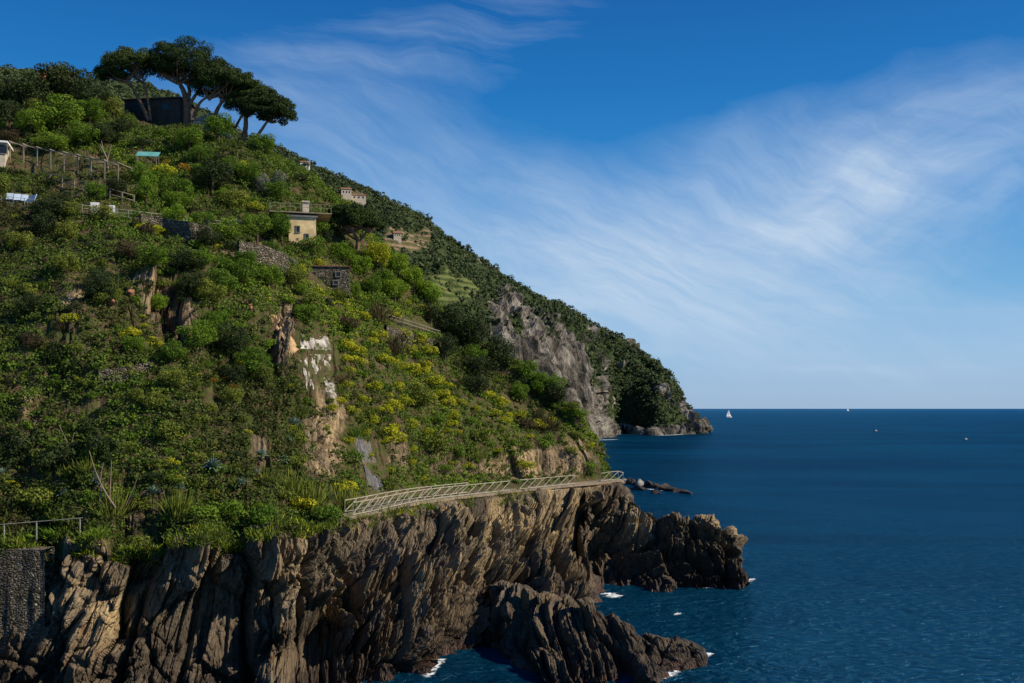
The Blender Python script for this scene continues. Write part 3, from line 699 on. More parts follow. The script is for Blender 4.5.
M_NET = plain('wire_mesh_grey', (.20, .21, .21), .8, .35, 2.0)
M_ORNG = plain('terracotta', (.27, .13, .075), .9, .4, 2)
M_SAIL = plain('sailcloth', (.82, .82, .80), .8, .05, .3)
M_HULL = plain('dark_hull', (.06, .06, .07), .5, .3, .5)
def stone_fn(t, bs):
    p = obco(t)
    v = t.new('ShaderNodeTexVoronoi'); v.inputs['Scale'].default_value = 3.6; t.l.new(t.mapping(p, (1, 1, 1.7)), v.inputs['Vector'])
    v2 = t.new('ShaderNodeTexVoronoi', feature='DISTANCE_TO_EDGE'); v2.inputs['Scale'].default_value = 3.6; t.l.new(t.mapping(p, (1, 1, 1.7)), v2.inputs['Vector'])
    c = t.ramp(v.outputs['Color'], [(.1, (.065, .055, .04)), (.45, (.14, .12, .085)), (.75, (.21, .18, .135)), (.97, (.36, .33, .27))])
    c = t.mix(t.mapr(v2.outputs[0], .10, .02), c, (.03, .026, .02))
    c = t.mix(t.mapr(t.noise(p, .35, 4, .6), .5, .7, 0, .7), c, (.05, .055, .02))
    t.put(bs.inputs['Base Color'], c); bump(t, bs, v2.outputs[0], .5, .8)
M_STONE = material('dry_stone', stone_fn, .95, .15)
def bx(c, s, rz=0, tilt=None):
    """box of size s centred on c turned by rz"""
    x, y, z = np.array(s) / 2; V = np.array([[a, b, e] for e in (-z, z) for a, b in ((-x, -y), (x, -y), (x, y), (-x, y))])
    if tilt: V = V @ np.array(Matrix.Rotation(tilt[0], 3, tilt[1])).T
    ca, sa = math.cos(rz), math.sin(rz); V = np.stack([V[:, 0] * ca - V[:, 1] * sa, V[:, 0] * sa + V[:, 1] * ca, V[:, 2]], 1) + np.array(c)
    return V, np.array([(3, 2, 1, 0), (4, 5, 6, 7), (0, 1, 5, 4), (1, 2, 6, 5), (2, 3, 7, 6), (3, 0, 4, 7)])
def bar(a, b, w, h=None):
    a = np.array(a, float); b = np.array(b, float); h = h or w; d = b - a; L = np.linalg.norm(d); d /= L
    s = np.cross(d, [0, 0, 1]); s = s / np.linalg.norm(s) if np.linalg.norm(s) > 1e-3 else np.array([1., 0, 0]); u = np.cross(s, d)
    V = np.array([p + s * i * w / 2 + u * j * h / 2 for p in (a, b) for i, j in ((-1, -1), (1, -1), (1, 1), (-1, 1))])
    return V, np.array([(0, 1, 2, 3), (7, 6, 5, 4), (0, 4, 5, 1), (1, 5, 6, 2), (2, 6, 7, 3), (3, 7, 4, 0)])
def part(name, ps, mat, parent=None, loc=None):
    V, Q = merge(ps if isinstance(ps, list) else [ps]); return link(name, mesh_np(name, V, Q, mat), parent, loc)
def wallbox(w, d, h, t_=.25):   # four walls butted, open top
    return [bx((0, -d / 2 + t_ / 2, h / 2), (w, t_, h)), bx((0, d / 2 - t_ / 2, h / 2), (w, t_, h)), bx((-w / 2 + t_ / 2, 0, h / 2), (t_, d - 2 * t_, h)), bx((w / 2 - t_ / 2, 0, h / 2), (t_, d - 2 * t_, h))]
def window(parent, c, w, h, y, mat=None, rot=0):
    f = part('window', [bx((c[0], y, c[1] + h / 2), (w + .16, .10, .09)), bx((c[0], y, c[1] - h / 2), (w + .16, .16, .09)), bx((c[0] - w / 2, y, c[1]), (.08, .10, h - .09)), bx((c[0] + w / 2, y, c[1]), (.08, .10, h - .09))], mat or M_WOOD, parent)
    part('pane', bx((c[0], y + .02, c[1]), (w - .08, .04, h - .09)), M_GLASSD, f); return f
def house(name, u, v, d, w, dep, h, rz, wall, roofm, label, cat, wins=(), gable=0, over=.35, flat_t=.22, door=None, chim=None, sink=4, wmat=None):
    p = px2(u, v, d); ro = empty(name, p, rz)
    wb = wallbox(w, dep, h); wb += [bx((0, 0, -sink / 2 - .01), (w - .02, dep - .02, sink))]
    wl = part('wall', wb, wall, ro)
    if gable:
        V = np.array([(-w / 2 - over, -dep / 2 - over, h), (w / 2 + over, -dep / 2 - over, h), (w / 2 + over, dep / 2 + over, h), (-w / 2 - over, dep / 2 + over, h), (0, -dep / 2 - over, h + gable), (0, dep / 2 + over, h + gable)])
        me = bpy.data.meshes.new('roof'); me.from_pydata([tuple(x) for x in V], [], [(0, 1, 2, 3), (0, 4, 1), (2, 5, 3), (0, 3, 5, 4), (1, 4, 5, 2)]); me.materials.append(roofm); rf = link('roof', me, ro)
    else: rf = part('roof', [bx((0, 0, h + flat_t / 2 + .003), (w + 2 * over, dep + 2 * over, flat_t))], roofm, ro)
    for (x, z, a, b) in wins: window(ro, (x, z), a, b, -dep / 2 - .03, wmat)
    if door: part('door', bx((door[0], -dep / 2 - .02, door[2] / 2), (door[1], .08, door[2])), M_DARKW, ro)
    if chim: part('chimney', [bx((chim[0], chim[1], h + gable + .5), (.6, .6, 1.8)), bx((chim[0], chim[1], h + gable + 1.45), (.8, .8, .12))], wall, rf)
    tag(ro, label, cat); return ro
house('dark_house', 160, 124, 155, 9, 5, 3.0, R(-8), M_DARKW, M_DARKW, 'long dark low house in shade beneath the biggest pine', 'house', [(-2.4, 1.9, 2.6, 1.7), (2.2, 1.9, 1.2, 1.2)], wmat=M_DARKW, over=.3)
house('gabled_house', 213, 138, 153, 5.4, 4, 1.9, R(12), plain('grey_plaster', (.30, .29, .27), .9, .3, 1), M_SLATE, 'small grey house with pale gable roof between pine trunks', 'house', [(-1.2, 1.1, .8, .8), (.9, 1.1, .8, .8)], gable=1.3, over=.25)
# villa
dv = hit(304, 250)[0]; print('VILLA', dv, hit(327, 290)[0], hit(-5, 163)[0])
vl = house('villa', 302, 249, dv.y + 1.2, 3.3, 3, 3.7, R(14), M_YPLAST, M_SLATE, 'yellow plastered villa with a broad covered roof terrace', 'house', [(-.55, 2.2, .45, .8), (.55, 1.3, .45, .7)], over=.2)
part('terrace_slab', bx((-.2, 1.25, 4.30), (7.6, 5.6, .11)), plain('terrace_edge', (.30, .25, .17), .9, .3, 1), vl)
for x in np.linspace(-3.9, 3.5, 7): part('rail_post', bx((x, -1.5, 4.86), (.06, .06, .96)), M_WOOD, vl)
part('rail', [bx((-.2, -1.5, 5.37), (7.5, .07, .06)), bx((-.2, -1.5, 4.95), (7.4, .04, .04))], M_WOOD, vl)
ch = part('chimney', [bx((.5, 1, 5.2), (.8, .8, 1.6)), bx((.5, 1, 6.1), (1.0, 1.0, .18))], M_PLAST, vl)
# stone hut
house('stone_hut', 327, 289, hit(327, 289)[0].y + 1.9, 5.5, 3.2, 2.5, R(8), M_STONE, M_TILE, 'old stone hut with a thin flat roof and three small windows', 'hut', sink=.9, wins=[(-1.5, 1.5, .6, .7), (1.4, 1.6, .6, .6), (1.1, .6, .6, .5)], over=.12, flat_t=.10, door=(-.3, .7, 1.3))
# white house at the left edge with pergola
house('white_house', -8, 164, hit(2, 165)[0].y + 1.2, 3.6, 4, 2.3, R(18), M_PLAST, M_WHITE, 'pale house with white roof edge at the left edge of the slope', 'house', [(1.6, 1.5, .9, 1.1)], over=.35)
def post_frame(name, pts, posth, label, cat, mat, w=.12, rails=(1.0,), drop=0, bracing=False, rail_w=.09):
    """posts standing at pts (world), rails between their tops"""
    P = [np.array(p, float) for p in pts]; ro = empty(name, P[0]); o = P[0]
    for p in P: part('post', bar(p - o - [0, 0, .5], p - o + [0, 0, posth], w), mat, ro)
    for k, f in enumerate(rails):
        part('rail', [bar(P[i] - o + [0, 0, posth * f - (.03 if f > .9 else 0)], P[i + 1] - o + [0, 0, posth * f - (.03 if f > .9 else 0)], rail_w) for i in range(len(P) - 1)], mat, ro)
    tag(ro, label, cat); return ro, P
def on(u, v, d=None):
    h = hit(u, v)[0]; return np.array(px2(u, v, d)) if d else np.array(h)
def line(u0, v0, u1, v1, n): return [on(u0 + (u1 - u0) * i / (n - 1), v0 + (v1 - v0) * i / (n - 1)) for i in range(n)]
# pergola: two rows of posts and crossing beams
fr_ = line(10, 160, 118, 182, 9); bk = [p + np.array([.4, 3.2, .9]) for p in fr_]
pg = empty('wooden_pergola', fr_[0]); o = fr_[0]
for p in fr_[::1]: part('post', bar(p - o - [0, 0, 1], p - o + [0, 0, 2.2], .13), M_WOOD, pg)
for p in bk[::2]: part('post', bar(p - o - [0, 0, 1], p - o + [0, 0, 1.6], .13), M_WOOD, pg)
part('beam', [bar(fr_[i] - o + [0, 0, 2.25], fr_[i + 1] - o + [0, 0, 2.25], .12) for i in range(8)], M_WOOD, pg)
for i in range(9): part('crossbeam', bar(fr_[i] - o + [0, -.3, 2.37], bk[i] - o + [0, .3, 1.62], .09), M_WOOD, pg)
tag(pg, 'long wooden pergola with pale posts stepping down from the white house', 'pergola')
post_frame('post_and_rail_fence', line(50, 184, 134, 206, 8), 1.3, 'grey wooden post and rail fence below the pergola', 'fence', M_WOOD, .15, (1.0, .5))
post_frame('wire_fence', line(-10, 205, 232, 232, 22), 1.2, 'long low wire fence with thin grey posts along the upper terrace', 'fence', M_METAL, .06, (1.0, .66, .33), rail_w=.03)
post_frame('terrace_fence', line(388, 322, 440, 338, 8), 1.0, 'short grey wooden fence beneath the bright round trees', 'fence', M_WOOD, .10, (1.0, .55))
pn = empty('panel_strip', on(6, 201)); o = on(6, 201)
q = line(6, 201, 36, 204, 5)
for i in range(4):
    a, b = q[i] - o, q[i + 1] - o; m = (a + b) / 2
    part('panel', bx((m[0], m[1], m[2] + .6), (np.linalg.norm(b - a) * .9, .05, .8), math.atan2(b[1] - a[1], b[0] - a[0]), (R(-20), 'X')), M_BLUE, pn)
tag(pn, 'row of pale blue panels beside the path at the left edge', 'panels')
for (u, v, w, h, lb) in ((95, 214, .95, 1.2, 'left white board on the wire fence'), (112, 216, .7, 1.1, 'middle dirty white board half hidden by a shrub on the wire fence'), (187, 228, .9, 1.15, 'right white board on the wire fence above the stone wall')):
    p = on(u, v); ro = empty('white_board', p, R(14)); part('panel', bx((0, -.12, h / 2 + .1), (w, .05, h)), M_WHITE, ro); part('post', bx((0, -.05, h / 2 - .2), (.07, .07, h + .5)), M_METAL, ro); tag(ro, lb, 'board')
p = on(148, 167); tp = empty('tarpaulin_shelter', p, R(10))
part('tarpaulin', bx((0, 0, 1.7), (2.8, 2.2, .06), 0, (R(28), 'X')), M_TEAL, tp)
for x, y, z in ((-1.2, -.9, 1.25), (1.2, -.9, 1.25), (-1.2, .9, 2.1), (1.2, .9, 2.1)): part('pole', bx((x, y, z / 2 - .2), (.07, .07, z + .3)), M_WOOD, tp)
tag(tp, 'teal tarpaulin shelter on poles among shrubs under the pines', 'shelter')
def ribbon_wall(name, pts, h, th, mat, label, sub=14):
    P = cr(np.array(pts), np.arange(len(pts)), np.linspace(0, len(pts) - 1, sub * len(pts))); n = len(P)
    T = np.gradient(P, axis=0); S = np.stack([-T[:, 1], T[:, 0], T[:, 2] * 0], 1); S /= np.linalg.norm(S, axis=1, keepdims=True)
    js = np.linspace(0, 1, 7); rowsv = []
    for j in js: rowsv.append(P - S * th / 2 + [0, 0, 1] * np.array([[0, 0, 1]]) * 0 + np.array([0, 0, -1.2 + (h + 1.2) * j]) - S * .12 * (1 - j))
    rowsv.append(P + S * th / 2 + np.array([0, 0, h])); rowsv.append(P + S * th / 2 + np.array([0, 0, -1.2]))
    g = np.array(rowsv); jit = .09 * (vn(g * 2.2, 3) - .5) * 2 + .12 * (vn(g * .8, 5) - .5); g = g + jit[..., None] * np.array([.6, -1, .6])
    return tag(link(name, mesh_np(name, g.reshape(-1, 3), gridq(len(g), n), mat)), label, 'wall')
ribbon_wall('stone_retaining_wall', [on(140, 232), on(165, 236), on(190, 240), on(212, 246)], 2.0, .5, M_STONE, 'brown dry stone retaining wall below the right white board')
ribbon_wall('stone_retaining_wall', [on(238, 262), on(262, 266), on(288, 276)], 2.3, .5, M_STONE, 'dry stone retaining wall left of the stone hut')
ribbon_wall('stone_retaining_wall', [on(385, 336), on(410, 342), on(440, 352)], 1.3, .5, M_STONE, 'dry stone retaining wall below the short grey fence')
ribbon_wall('stone_retaining_wall', [on(98, 378), on(140, 372), on(200, 352)], .7, .4, M_STONE, 'low broken stone terrace edge below the bare rock outcrop')
wl = [z12(u, 543 + .0 * u, 11.6) + np.array([0, -2.0, -9.3]) for u in (-200, -110, -40, 20, 62)]
ribbon_wall('stone_retaining_wall', wl, 9.2, 1.6, M_STONE, 'tall dark stone retaining wall at the lower left corner')
# concrete patches of an old slide repair
def slab(name, q4, mat, label, cat, out=.07, n=20):
    """sheet draped over the ground between four corner directions, ragged at its edges and let into the slope"""
    rs = np.random.RandomState(int(q4[0][0])); q4 = np.array(q4, float); g = np.zeros((n, n, 3)); nn = []
    for i in range(n):
        for j in range(n):
            a, b = j / (n - 1), i / (n - 1); e = 2.6 if i in (0, n - 1) or j in (0, n - 1) else .5
            p = (q4[0] * (1 - a) + q4[1] * a) * (1 - b) + (q4[3] * (1 - a) + q4[2] * a) * b + rs.normal(size=2) * e * .6
            h, m = hit(*p); g[i, j] = h; nn.append(m)
    nn = np.array(nn).mean(0); nn /= np.linalg.norm(nn); nn = nn if nn[1] < 0 else -nn
    g = blur(g, 3) + nn * out; c = g.reshape(-1, 3).mean(0)
    g = g + nn * (.12 * fbm(g * 1.3, 3, 5))[..., None] + nn * (.22 * np.floor(3 * fbm(g * .45, 2, 8)) / 3)[..., None]
    G3 = np.concatenate([g[:1] - nn * .9, g, g[-1:] - nn * .9]); G3 = np.concatenate([G3[:, :1] - nn * .9, G3, G3[:, -1:] - nn * .9], 1) - c
    return tag(link(name, mesh_np(name, G3.reshape(-1, 3), gridq(n + 2, n + 2), mat), None, tuple(c)), label, cat, 'old concrete repairs on the slope' if cat == 'concrete patch' else None)
def cw_fn(t, bs):
    p = obco(t); a = t.noise(t.mapping(p, (1, 1, .35)), 1.6, 6, .68); b = t.noise(p, .7, 4, .6)
    c = t.ramp(a, [(.34, (.09, .08, .065)), (.48, (.28, .26, .23)), (.64, (.50, .48, .45))]); c = t.mix(t.mapr(b, .46, .60), c, (.10, .10, .055)); t.put(bs.inputs['Base Color'], c); bump(t, bs, a, .3, .7)
M_CW = material('weathered_white_concrete', cw_fn, .95, .1)
slab('concrete_patch', [(300, 335), (328, 336), (331, 351), (299, 350)], M_CW, 'top white concrete patch on the slope', 'concrete patch')
slab('concrete_patch', [(310, 353), (331, 354), (331, 373), (314, 374)], M_CW, 'middle white concrete patch with stained steps', 'concrete patch')
slab('concrete_patch', [(300, 358), (307, 357), (314, 390), (308, 393)], M_CW, 'narrow pale concrete strip left of the other patches', 'concrete patch')
slab('concrete_patch', [(323, 377), (334, 377), (337, 401), (328, 403)], M_CW, 'lowest white concrete patch below the others', 'concrete patch')
def net_fn(t, bs):
    p = obco(t); a = t.noise(t.mapping(p, (3, 3, .4)), 1.2, 6, .7); c = t.ramp(a, [(.35, (.05, .05, .052)), (.52, (.105, .108, .11)), (.68, (.20, .20, .19))])
    c = t.mix(t.mapr(t.noise(p, .5, 4, .6), .52, .66), c, (.13, .10, .06)); t.put(bs.inputs['Base Color'], c); bump(t, bs, a, .3, .9)
slab('rock_netting', [(351, 432), (366, 434), (390, 492), (372, 494)], material('wire_net', net_fn, .9, .2), 'grey wire netting sheet hung over the rock above the path start', 'netting', out=.05)
slab('earth_rib', [(266, 312), (276, 314), (302, 352), (293, 356)], plain('orange_earth', (.36, .24, .13), .95, .45, 1.2), 'bare orange earth rib left of the concrete patches', 'earth rib', out=.06)
# ------------------------------------------------------------ footpath and its railing
pt = np.linspace(5.75, 11.15, 150)
Ed = cr(np.array(edge), TS, pt); In = cr(np.array(inn), TS, pt)
hz_ = .25 + .12 * fbm(Ed * .4, 2, 99)
deck = []
for a, b in ((-.02, -.3), (-.02, 0), (.1, 0), (.62, 0), (.66, -.4)): deck.append(Ed + (In - Ed) * a + np.array([0, 0, b + .36]))
deck = np.array(deck); 
M_PATH = plain('footpath_concrete', (.19, .155, .11), .95, .25, 1.5)
tag(link('footpath', mesh_np('footpath', deck.reshape(-1, 3), gridq(5, len(pt)), M_PATH)), kind='structure')
def railing(t0, t1, step, off, label, skip=()):
    L = np.concatenate([[0], np.cumsum(np.linalg.norm(np.diff(Ed, axis=0), axis=1))]); a, b = np.interp([t0, t1], pt, L)
    n = int((b - a) / step); ss = np.linspace(a, b, n + 1)
    base_ = np.stack([np.interp(ss, L, (Ed + (In - Ed) * off)[:, k]) for k in range(3)], 1) + np.array([0, 0, .36])
    ro = empty('footpath_railing', base_[0]); o = base_[0]; H = 1.2
    for p in base_: part('post', bar(p - o, p - o + [0, 0, H], .06), M_RAILW, ro)
    J = range(len(base_) - 1)
    part('top_rail', [bar(base_[i] - o + [0, 0, H], base_[i + 1] - o + [0, 0, H], .085, .07) for i in J], M_RAILW, ro)
    part('bottom_rail', [bar(base_[i] - o + [0, 0, .12], base_[i + 1] - o + [0, 0, .12], .08, .08) for i in J], M_RAILW, ro)
    for i in J: part('brace', bar(base_[i] - o + [0, 0, .18], base_[i + 1] - o + [0, 0, H - .08], .055), M_RAILW, ro)
    tag(ro, label, 'railing'); return ro
railing(5.85, 8.15, 1.75, .0, 'pale braced railing on the seaward side of the path, left stretch')
railing(8.3, 9.35, 1.75, .0, 'pale braced railing on the seaward side of the path, middle stretch')
railing(10.1, 11.1, 1.75, .0, 'pale braced railing on the seaward side of the path, far right stretch')
railing(5.95, 7.7, 2.3, .56, 'second braced railing on the inland side of the path, left stretch')
# rubble and a rock leaning over the path
def boulder(u, v, d, s, label, seed, mat=None, grp='boulders on the shore rocks', z=None):
    rs = np.random.RandomState(seed); import bmesh
    bm = bmesh.new(); bmesh.ops.create_icosphere(bm, subdivisions=4, radius=1); V = np.array([x.co[:] for x in bm.verts])
    for k in range(16):   # planes cut flat facets
        n = rs.normal(size=3); n /= np.linalg.norm(n); h = rs.uniform(.55, .9); e = V @ n - h; V = V - np.clip(e, 0, None)[:, None] * n
    V = V * np.array(s) ; rot = Matrix.Rotation(rs.uniform(0, 6), 3, 'Z') @ Matrix.Rotation(rs.uniform(-.4, .4), 3, 'X'); V = V @ np.array(rot).T
    p = np.array(px2(u, v, d)); V = V + .06 * fbm(V * 3 + p, 3, seed)[:, None] * V / (np.linalg.norm(V, axis=1, keepdims=True) + 1e-6)
    for x, c in zip(bm.verts, V): x.co = c
    me = bpy.data.meshes.new('boulder'); bm.to_mesh(me); bm.free(); me.materials.append(mat or M_ROCK)
    W_ = V + p; _, c, al, bk = rockrelief(W_)
    for an, av in (('bed', c), ('along', al), ('ochre', np.full(len(c), .15)), ('blk', bk * 0)):
        a = me.attributes.new(an, 'FLOAT', 'POINT'); a.data.foreach_set('value', av.astype(np.float32))
    return tag(link('boulder', me, None, tuple(p)), label, 'boulder', grp)
CLF = BVHTree.FromPolygons(np.concatenate([G2[:cut + 6:2, ::2].reshape(-1, 3), _g1.reshape(-1, 3), _g2.reshape(-1, 3)]).tolist(), np.concatenate([gridq(*G2[:cut + 6:2, ::2].shape[:2]), gridq(*_g1.shape[:2], G2[:cut + 6:2, ::2].shape[0] * G2[:, ::2].shape[1]), gridq(*_g2.shape[:2], G2[:cut + 6:2, ::2].shape[0] * G2[:, ::2].shape[1] + _g1.shape[0] * _g1.shape[1])]).tolist())
for i, (u, v, s, lb) in enumerate([(531, 600, (1.1, .9, 1.4), 'round grey boulder on the shelf above the low rock'), (541, 584, (1.7, 1.1, .8), 'flat topped pale boulder above the round grey one'), (562, 598, (1.0, .9, .6), 'small dark boulder right of the round grey one'), (585, 603, (1.1, .9, .6), 'brown boulder by the foam at the inlet'), (508, 612, (1.3, 1.0, 1.0), 'blocky boulder left of the round grey one'), (601, 497, (1.0, .8, .8), 'pale angular block under the far end of the path'), (615, 506, (.9, .8, 1.0), 'angular block on the headland neck'), (470, 640, (1.2, 1.0, .8), 'wet boulder at the edge of the dark inlet'), (541, 497, (1.5, 1.1, 1.3), 'pale rock leaning against the middle of the path edge'), (525, 500, (1.1, .9, .9), 'brown rock below the path edge left of the pale leaning one')]):
    h = hit(u, v, CLF)[0]
    if h: boulder(u, v, h.y + .3, s, lb, 200 + i)
# reef beyond the headland: low rocks awash
M_GUANO = plain('guano_rock', (.17, .16, .14), .9, .7, .7); _rr = np.random.RandomState(12)
REEF = [(614, 478, 3.6, 1, 'tallest pale guano covered rock at the left end of the reef'), (623, 480, 3.4, 1, 'second pale rock from the left in the reef'), (632, 481, 2.9, 0, 'brown rock between pale tops in the reef'), (640, 482, 3.0, 1, 'rightmost of the pale topped reef rocks'), (649, 484, 2.5, 0, 'brown hump just right of the pale reef rocks'), (657, 485, 2.2, 0, 'brown rock in the middle of the reef'), (664, 487, 2.3, 0, 'dark rock right of the middle of the reef'), (671, 488, 1.7, 0, 'third reef rock from the seaward end'), (678, 489, 1.5, 0, 'second reef rock from the seaward end'), (686, 490, .9, 0, 'smallest dark rock at the seaward end of the reef'), (637, 487, 1.6, 0, 'low dark rock in front of the pale reef rocks'), (655, 490, 1.0, 0, 'flat wet rock in front of the middle of the reef')]
for i, (u, v, hgt, m, lb) in enumerate(REEF):
    d = 22000 / (v + 3 - 408); boulder(u, v + 3, d, (_rr.uniform(2.2, 3.4), _rr.uniform(1.6, 2.4), hgt * (.6 if m else .9)), lb, 300 + i, M_GUANO if m else None, 'reef rocks beyond the headland')
# single posts, poles and dead wood on the slope
a = on(-6, 536) + np.array([0, -.6, .9]); b = on(86, 531) + np.array([0, -.6, 1.1]); rr = empty('thin_rail', a)
part('rail', bar((0, 0, 0), b - a, .05), M_RAILW, rr)
for f in (.15, .5, .97): part('post', bar((b - a) * f - [0, 0, 1.6], (b - a) * f - [0, 0, .02], .07), M_METAL, rr)
tag(rr, 'thin pale handrail above the grass at the lower left edge', 'rail')
def dead(u0, v0, pts, label, r=.07):
    p0 = on(u0, v0); ro_ps = []; s = p0[1] / F
    for pl in pts:
        P = np.array([[(u - u0) * s, -.5 - .2 * i, (v0 - v) * s] for i, (u, v) in enumerate(pl)]); n = len(P)
        ro_ps.append(tube(cr(P, np.arange(n), np.linspace(0, n - 1, n * 4)), np.linspace(r, r * .4, n * 4), 6))
    V, Q = merge(ro_ps); return tag(link('dead_tree', mesh_np('dead_tree', V, Q, M_TWIG, True), None, tuple(p0)), label, 'dead tree')
dead(110, 172, [[(110, 174), (109, 160), (106, 152), (105, 143)], [(109, 160), (112, 152), (114, 146)], [(108, 156), (104, 150), (103, 146)]], 'bare forked dead tree right of the pergola', .11)
dead(101, 505, [[(118, 507), (108, 490), (100, 470), (95, 450)], [(108, 490), (101, 483), (96, 468)], [(112, 498), (114, 480), (116, 460)], [(104, 505), (104, 480), (108, 462)]], 'tangle of bare grey stems above the stone wall')
dead(128, 518, [[(126, 520), (129, 505), (138, 486), (144, 472)], [(130, 503), (134, 498), (143, 490)]], 'bare leaning branch left of the small agave', .06)
dead(245, 168, [[(236, 172), (238, 160), (240, 152)], [(237, 165), (232, 158)]], 'white bare twig tree below the right hand pines', .07)
dead(78, 440, [[(75, 452), (70, 440), (64, 425)], [(73, 446), (78, 432)]], 'short bare stems in the dark scrub at left', .05)
for i, (u, v, lb) in enumerate([(130, 293, 'orange earth heap below the upper terraces'), (110, 302, 'small orange earth heap left of the larger one'), (245, 302, 'orange stone heap right of the rock outcrop'), (250, 308, 'lower orange stone heap beside the dark shrubs')]):
    h = hit(u, v)[0]; boulder(u, v, h.y - .3, (.5, .4, .42), lb, 400 + i, M_ORNG, 'orange heaps on the terraces')
def lathe_boat(u, v, L, label, sail):
    d = 22000 / (v - 408); p = ud(u, d, 0); ro = empty('sailing_boat' if sail else 'motor_boat', p, R(20)); n = 12; V = []
    for i in range(n):
        x = (i / (n - 1) - .5) * L; w = L * .15 * math.sqrt(max(0.02, 1 - (max(0, x) / (L * .52)) ** 2)); hgt = L * (.09 + .03 * (i / n) ** 2)
        V += [(x, -w, hgt), (x, -w * .7, -.2), (x, w * .7, -.2), (x, w, hgt)]
    V = np.array(V); Q = [(i * 4 + j, i * 4 + (j + 1) % 4, i * 4 + 4 + (j + 1) % 4, i * 4 + 4 + j) for i in range(n - 1) for j in range(4)] + [(0, 1, 2, 3), (n * 4 - 1, n * 4 - 2, n * 4 - 3, n * 4 - 4)]
    link('hull', mesh_np('hull', V, np.array(Q), M_WHITE if sail else M_HULL), ro)
    if sail:
        part('mast', bar((0, 0, 0), (0, 0, L * 1.25), L * .02), M_METAL, ro)
        for nm, tri in (('mainsail', [(-.02, 0, .16), (-.42, .06, .18), (-.3, .06, .6), (-.02, 0, 1.22)]), ('jib', [(.03, 0, 1.1), (.2, .05, .55), (.46, 0, .14), (.06, .05, .18)])):
            a = np.array(tri) * L; V = np.concatenate([a, a + np.array([0, .12, 0])]); link(nm, mesh_np(nm, V, np.array([(0, 1, 2, 3), (7, 6, 5, 4), (0, 4, 5, 1), (1, 5, 6, 2), (2, 6, 7, 3), (3, 7, 4, 0)]), M_SAIL), ro)
    else:
        part('cabin', [bx((0, 0, L * .17), (L * .3, L * .18, L * .14))], M_WHITE, ro); part('mast', bar((-L * .1, 0, L * .2), (-L * .1, 0, L * .5), L * .02), M_METAL, ro)
    tag(ro, label, 'boat')
lathe_boat(729, 417.5, 15, 'white sailing boat on the horizon right of the mountain', True)
lathe_boat(848, 411, 22, 'tiny distant white sail on the horizon', True)
lathe_boat(876, 431.5, 5.5, 'tiny dark motor boat in the middle distance', False)
lathe_boat(966, 440, 4.5, 'dark motor boat with white cabin at the right', False)

# ------------------------------------------------------------ far mountain: woods, houses, single trees
def far_house(u, v, w, h, mat, label, roof=M_TILE, gable=1.6):
    hh = hit(u, v, BM)[0]
    if hh is None: return
    p = hh; ro = empty('far_house', p, R(15)); part('wall', [bx((0, 0, h / 2 - 2), (w, w * .7, h + 4))], mat, ro)
    V = [(-w / 2 - .4, -w * .35 - .4, h), (w / 2 + .4, -w * .35 - .4, h), (w / 2 + .4, w * .35 + .4, h), (-w / 2 - .4, w * .35 + .4, h), (-w / 2 - .4, 0, h + gable), (w / 2 + .4, 0, h + gable)]
    me = bpy.data.meshes.new('roof'); me.from_pydata(V, [], [(3, 2, 1, 0), (0, 1, 5, 4), (2, 3, 4, 5), (0, 4, 3), (1, 2, 5)]); me.materials.append(roof); link('roof', me, ro)
    for x in (-.28, .02, .3): part('window', bx((x * w, -w * .35 - .03, h * .55), (w * .12, .1, h * .3)), M_GLASSD, ro)
    tag(ro, label, 'house'); return ro
far_house(346, 196, 7.5, 4.5, M_PLAST, 'pale house on the mountain skyline, upper of the terrace group')
far_house(358, 201, 11, 3.5, M_PLAST, 'long pale house below the skyline house on the mountain')
far_house(305, 170, 7, 5, M_WHITE, 'white house on the skyline right of the pines')
far_house(397, 238, 5, 3, M_PLAST, 'small pale house on the brown mountain terraces')
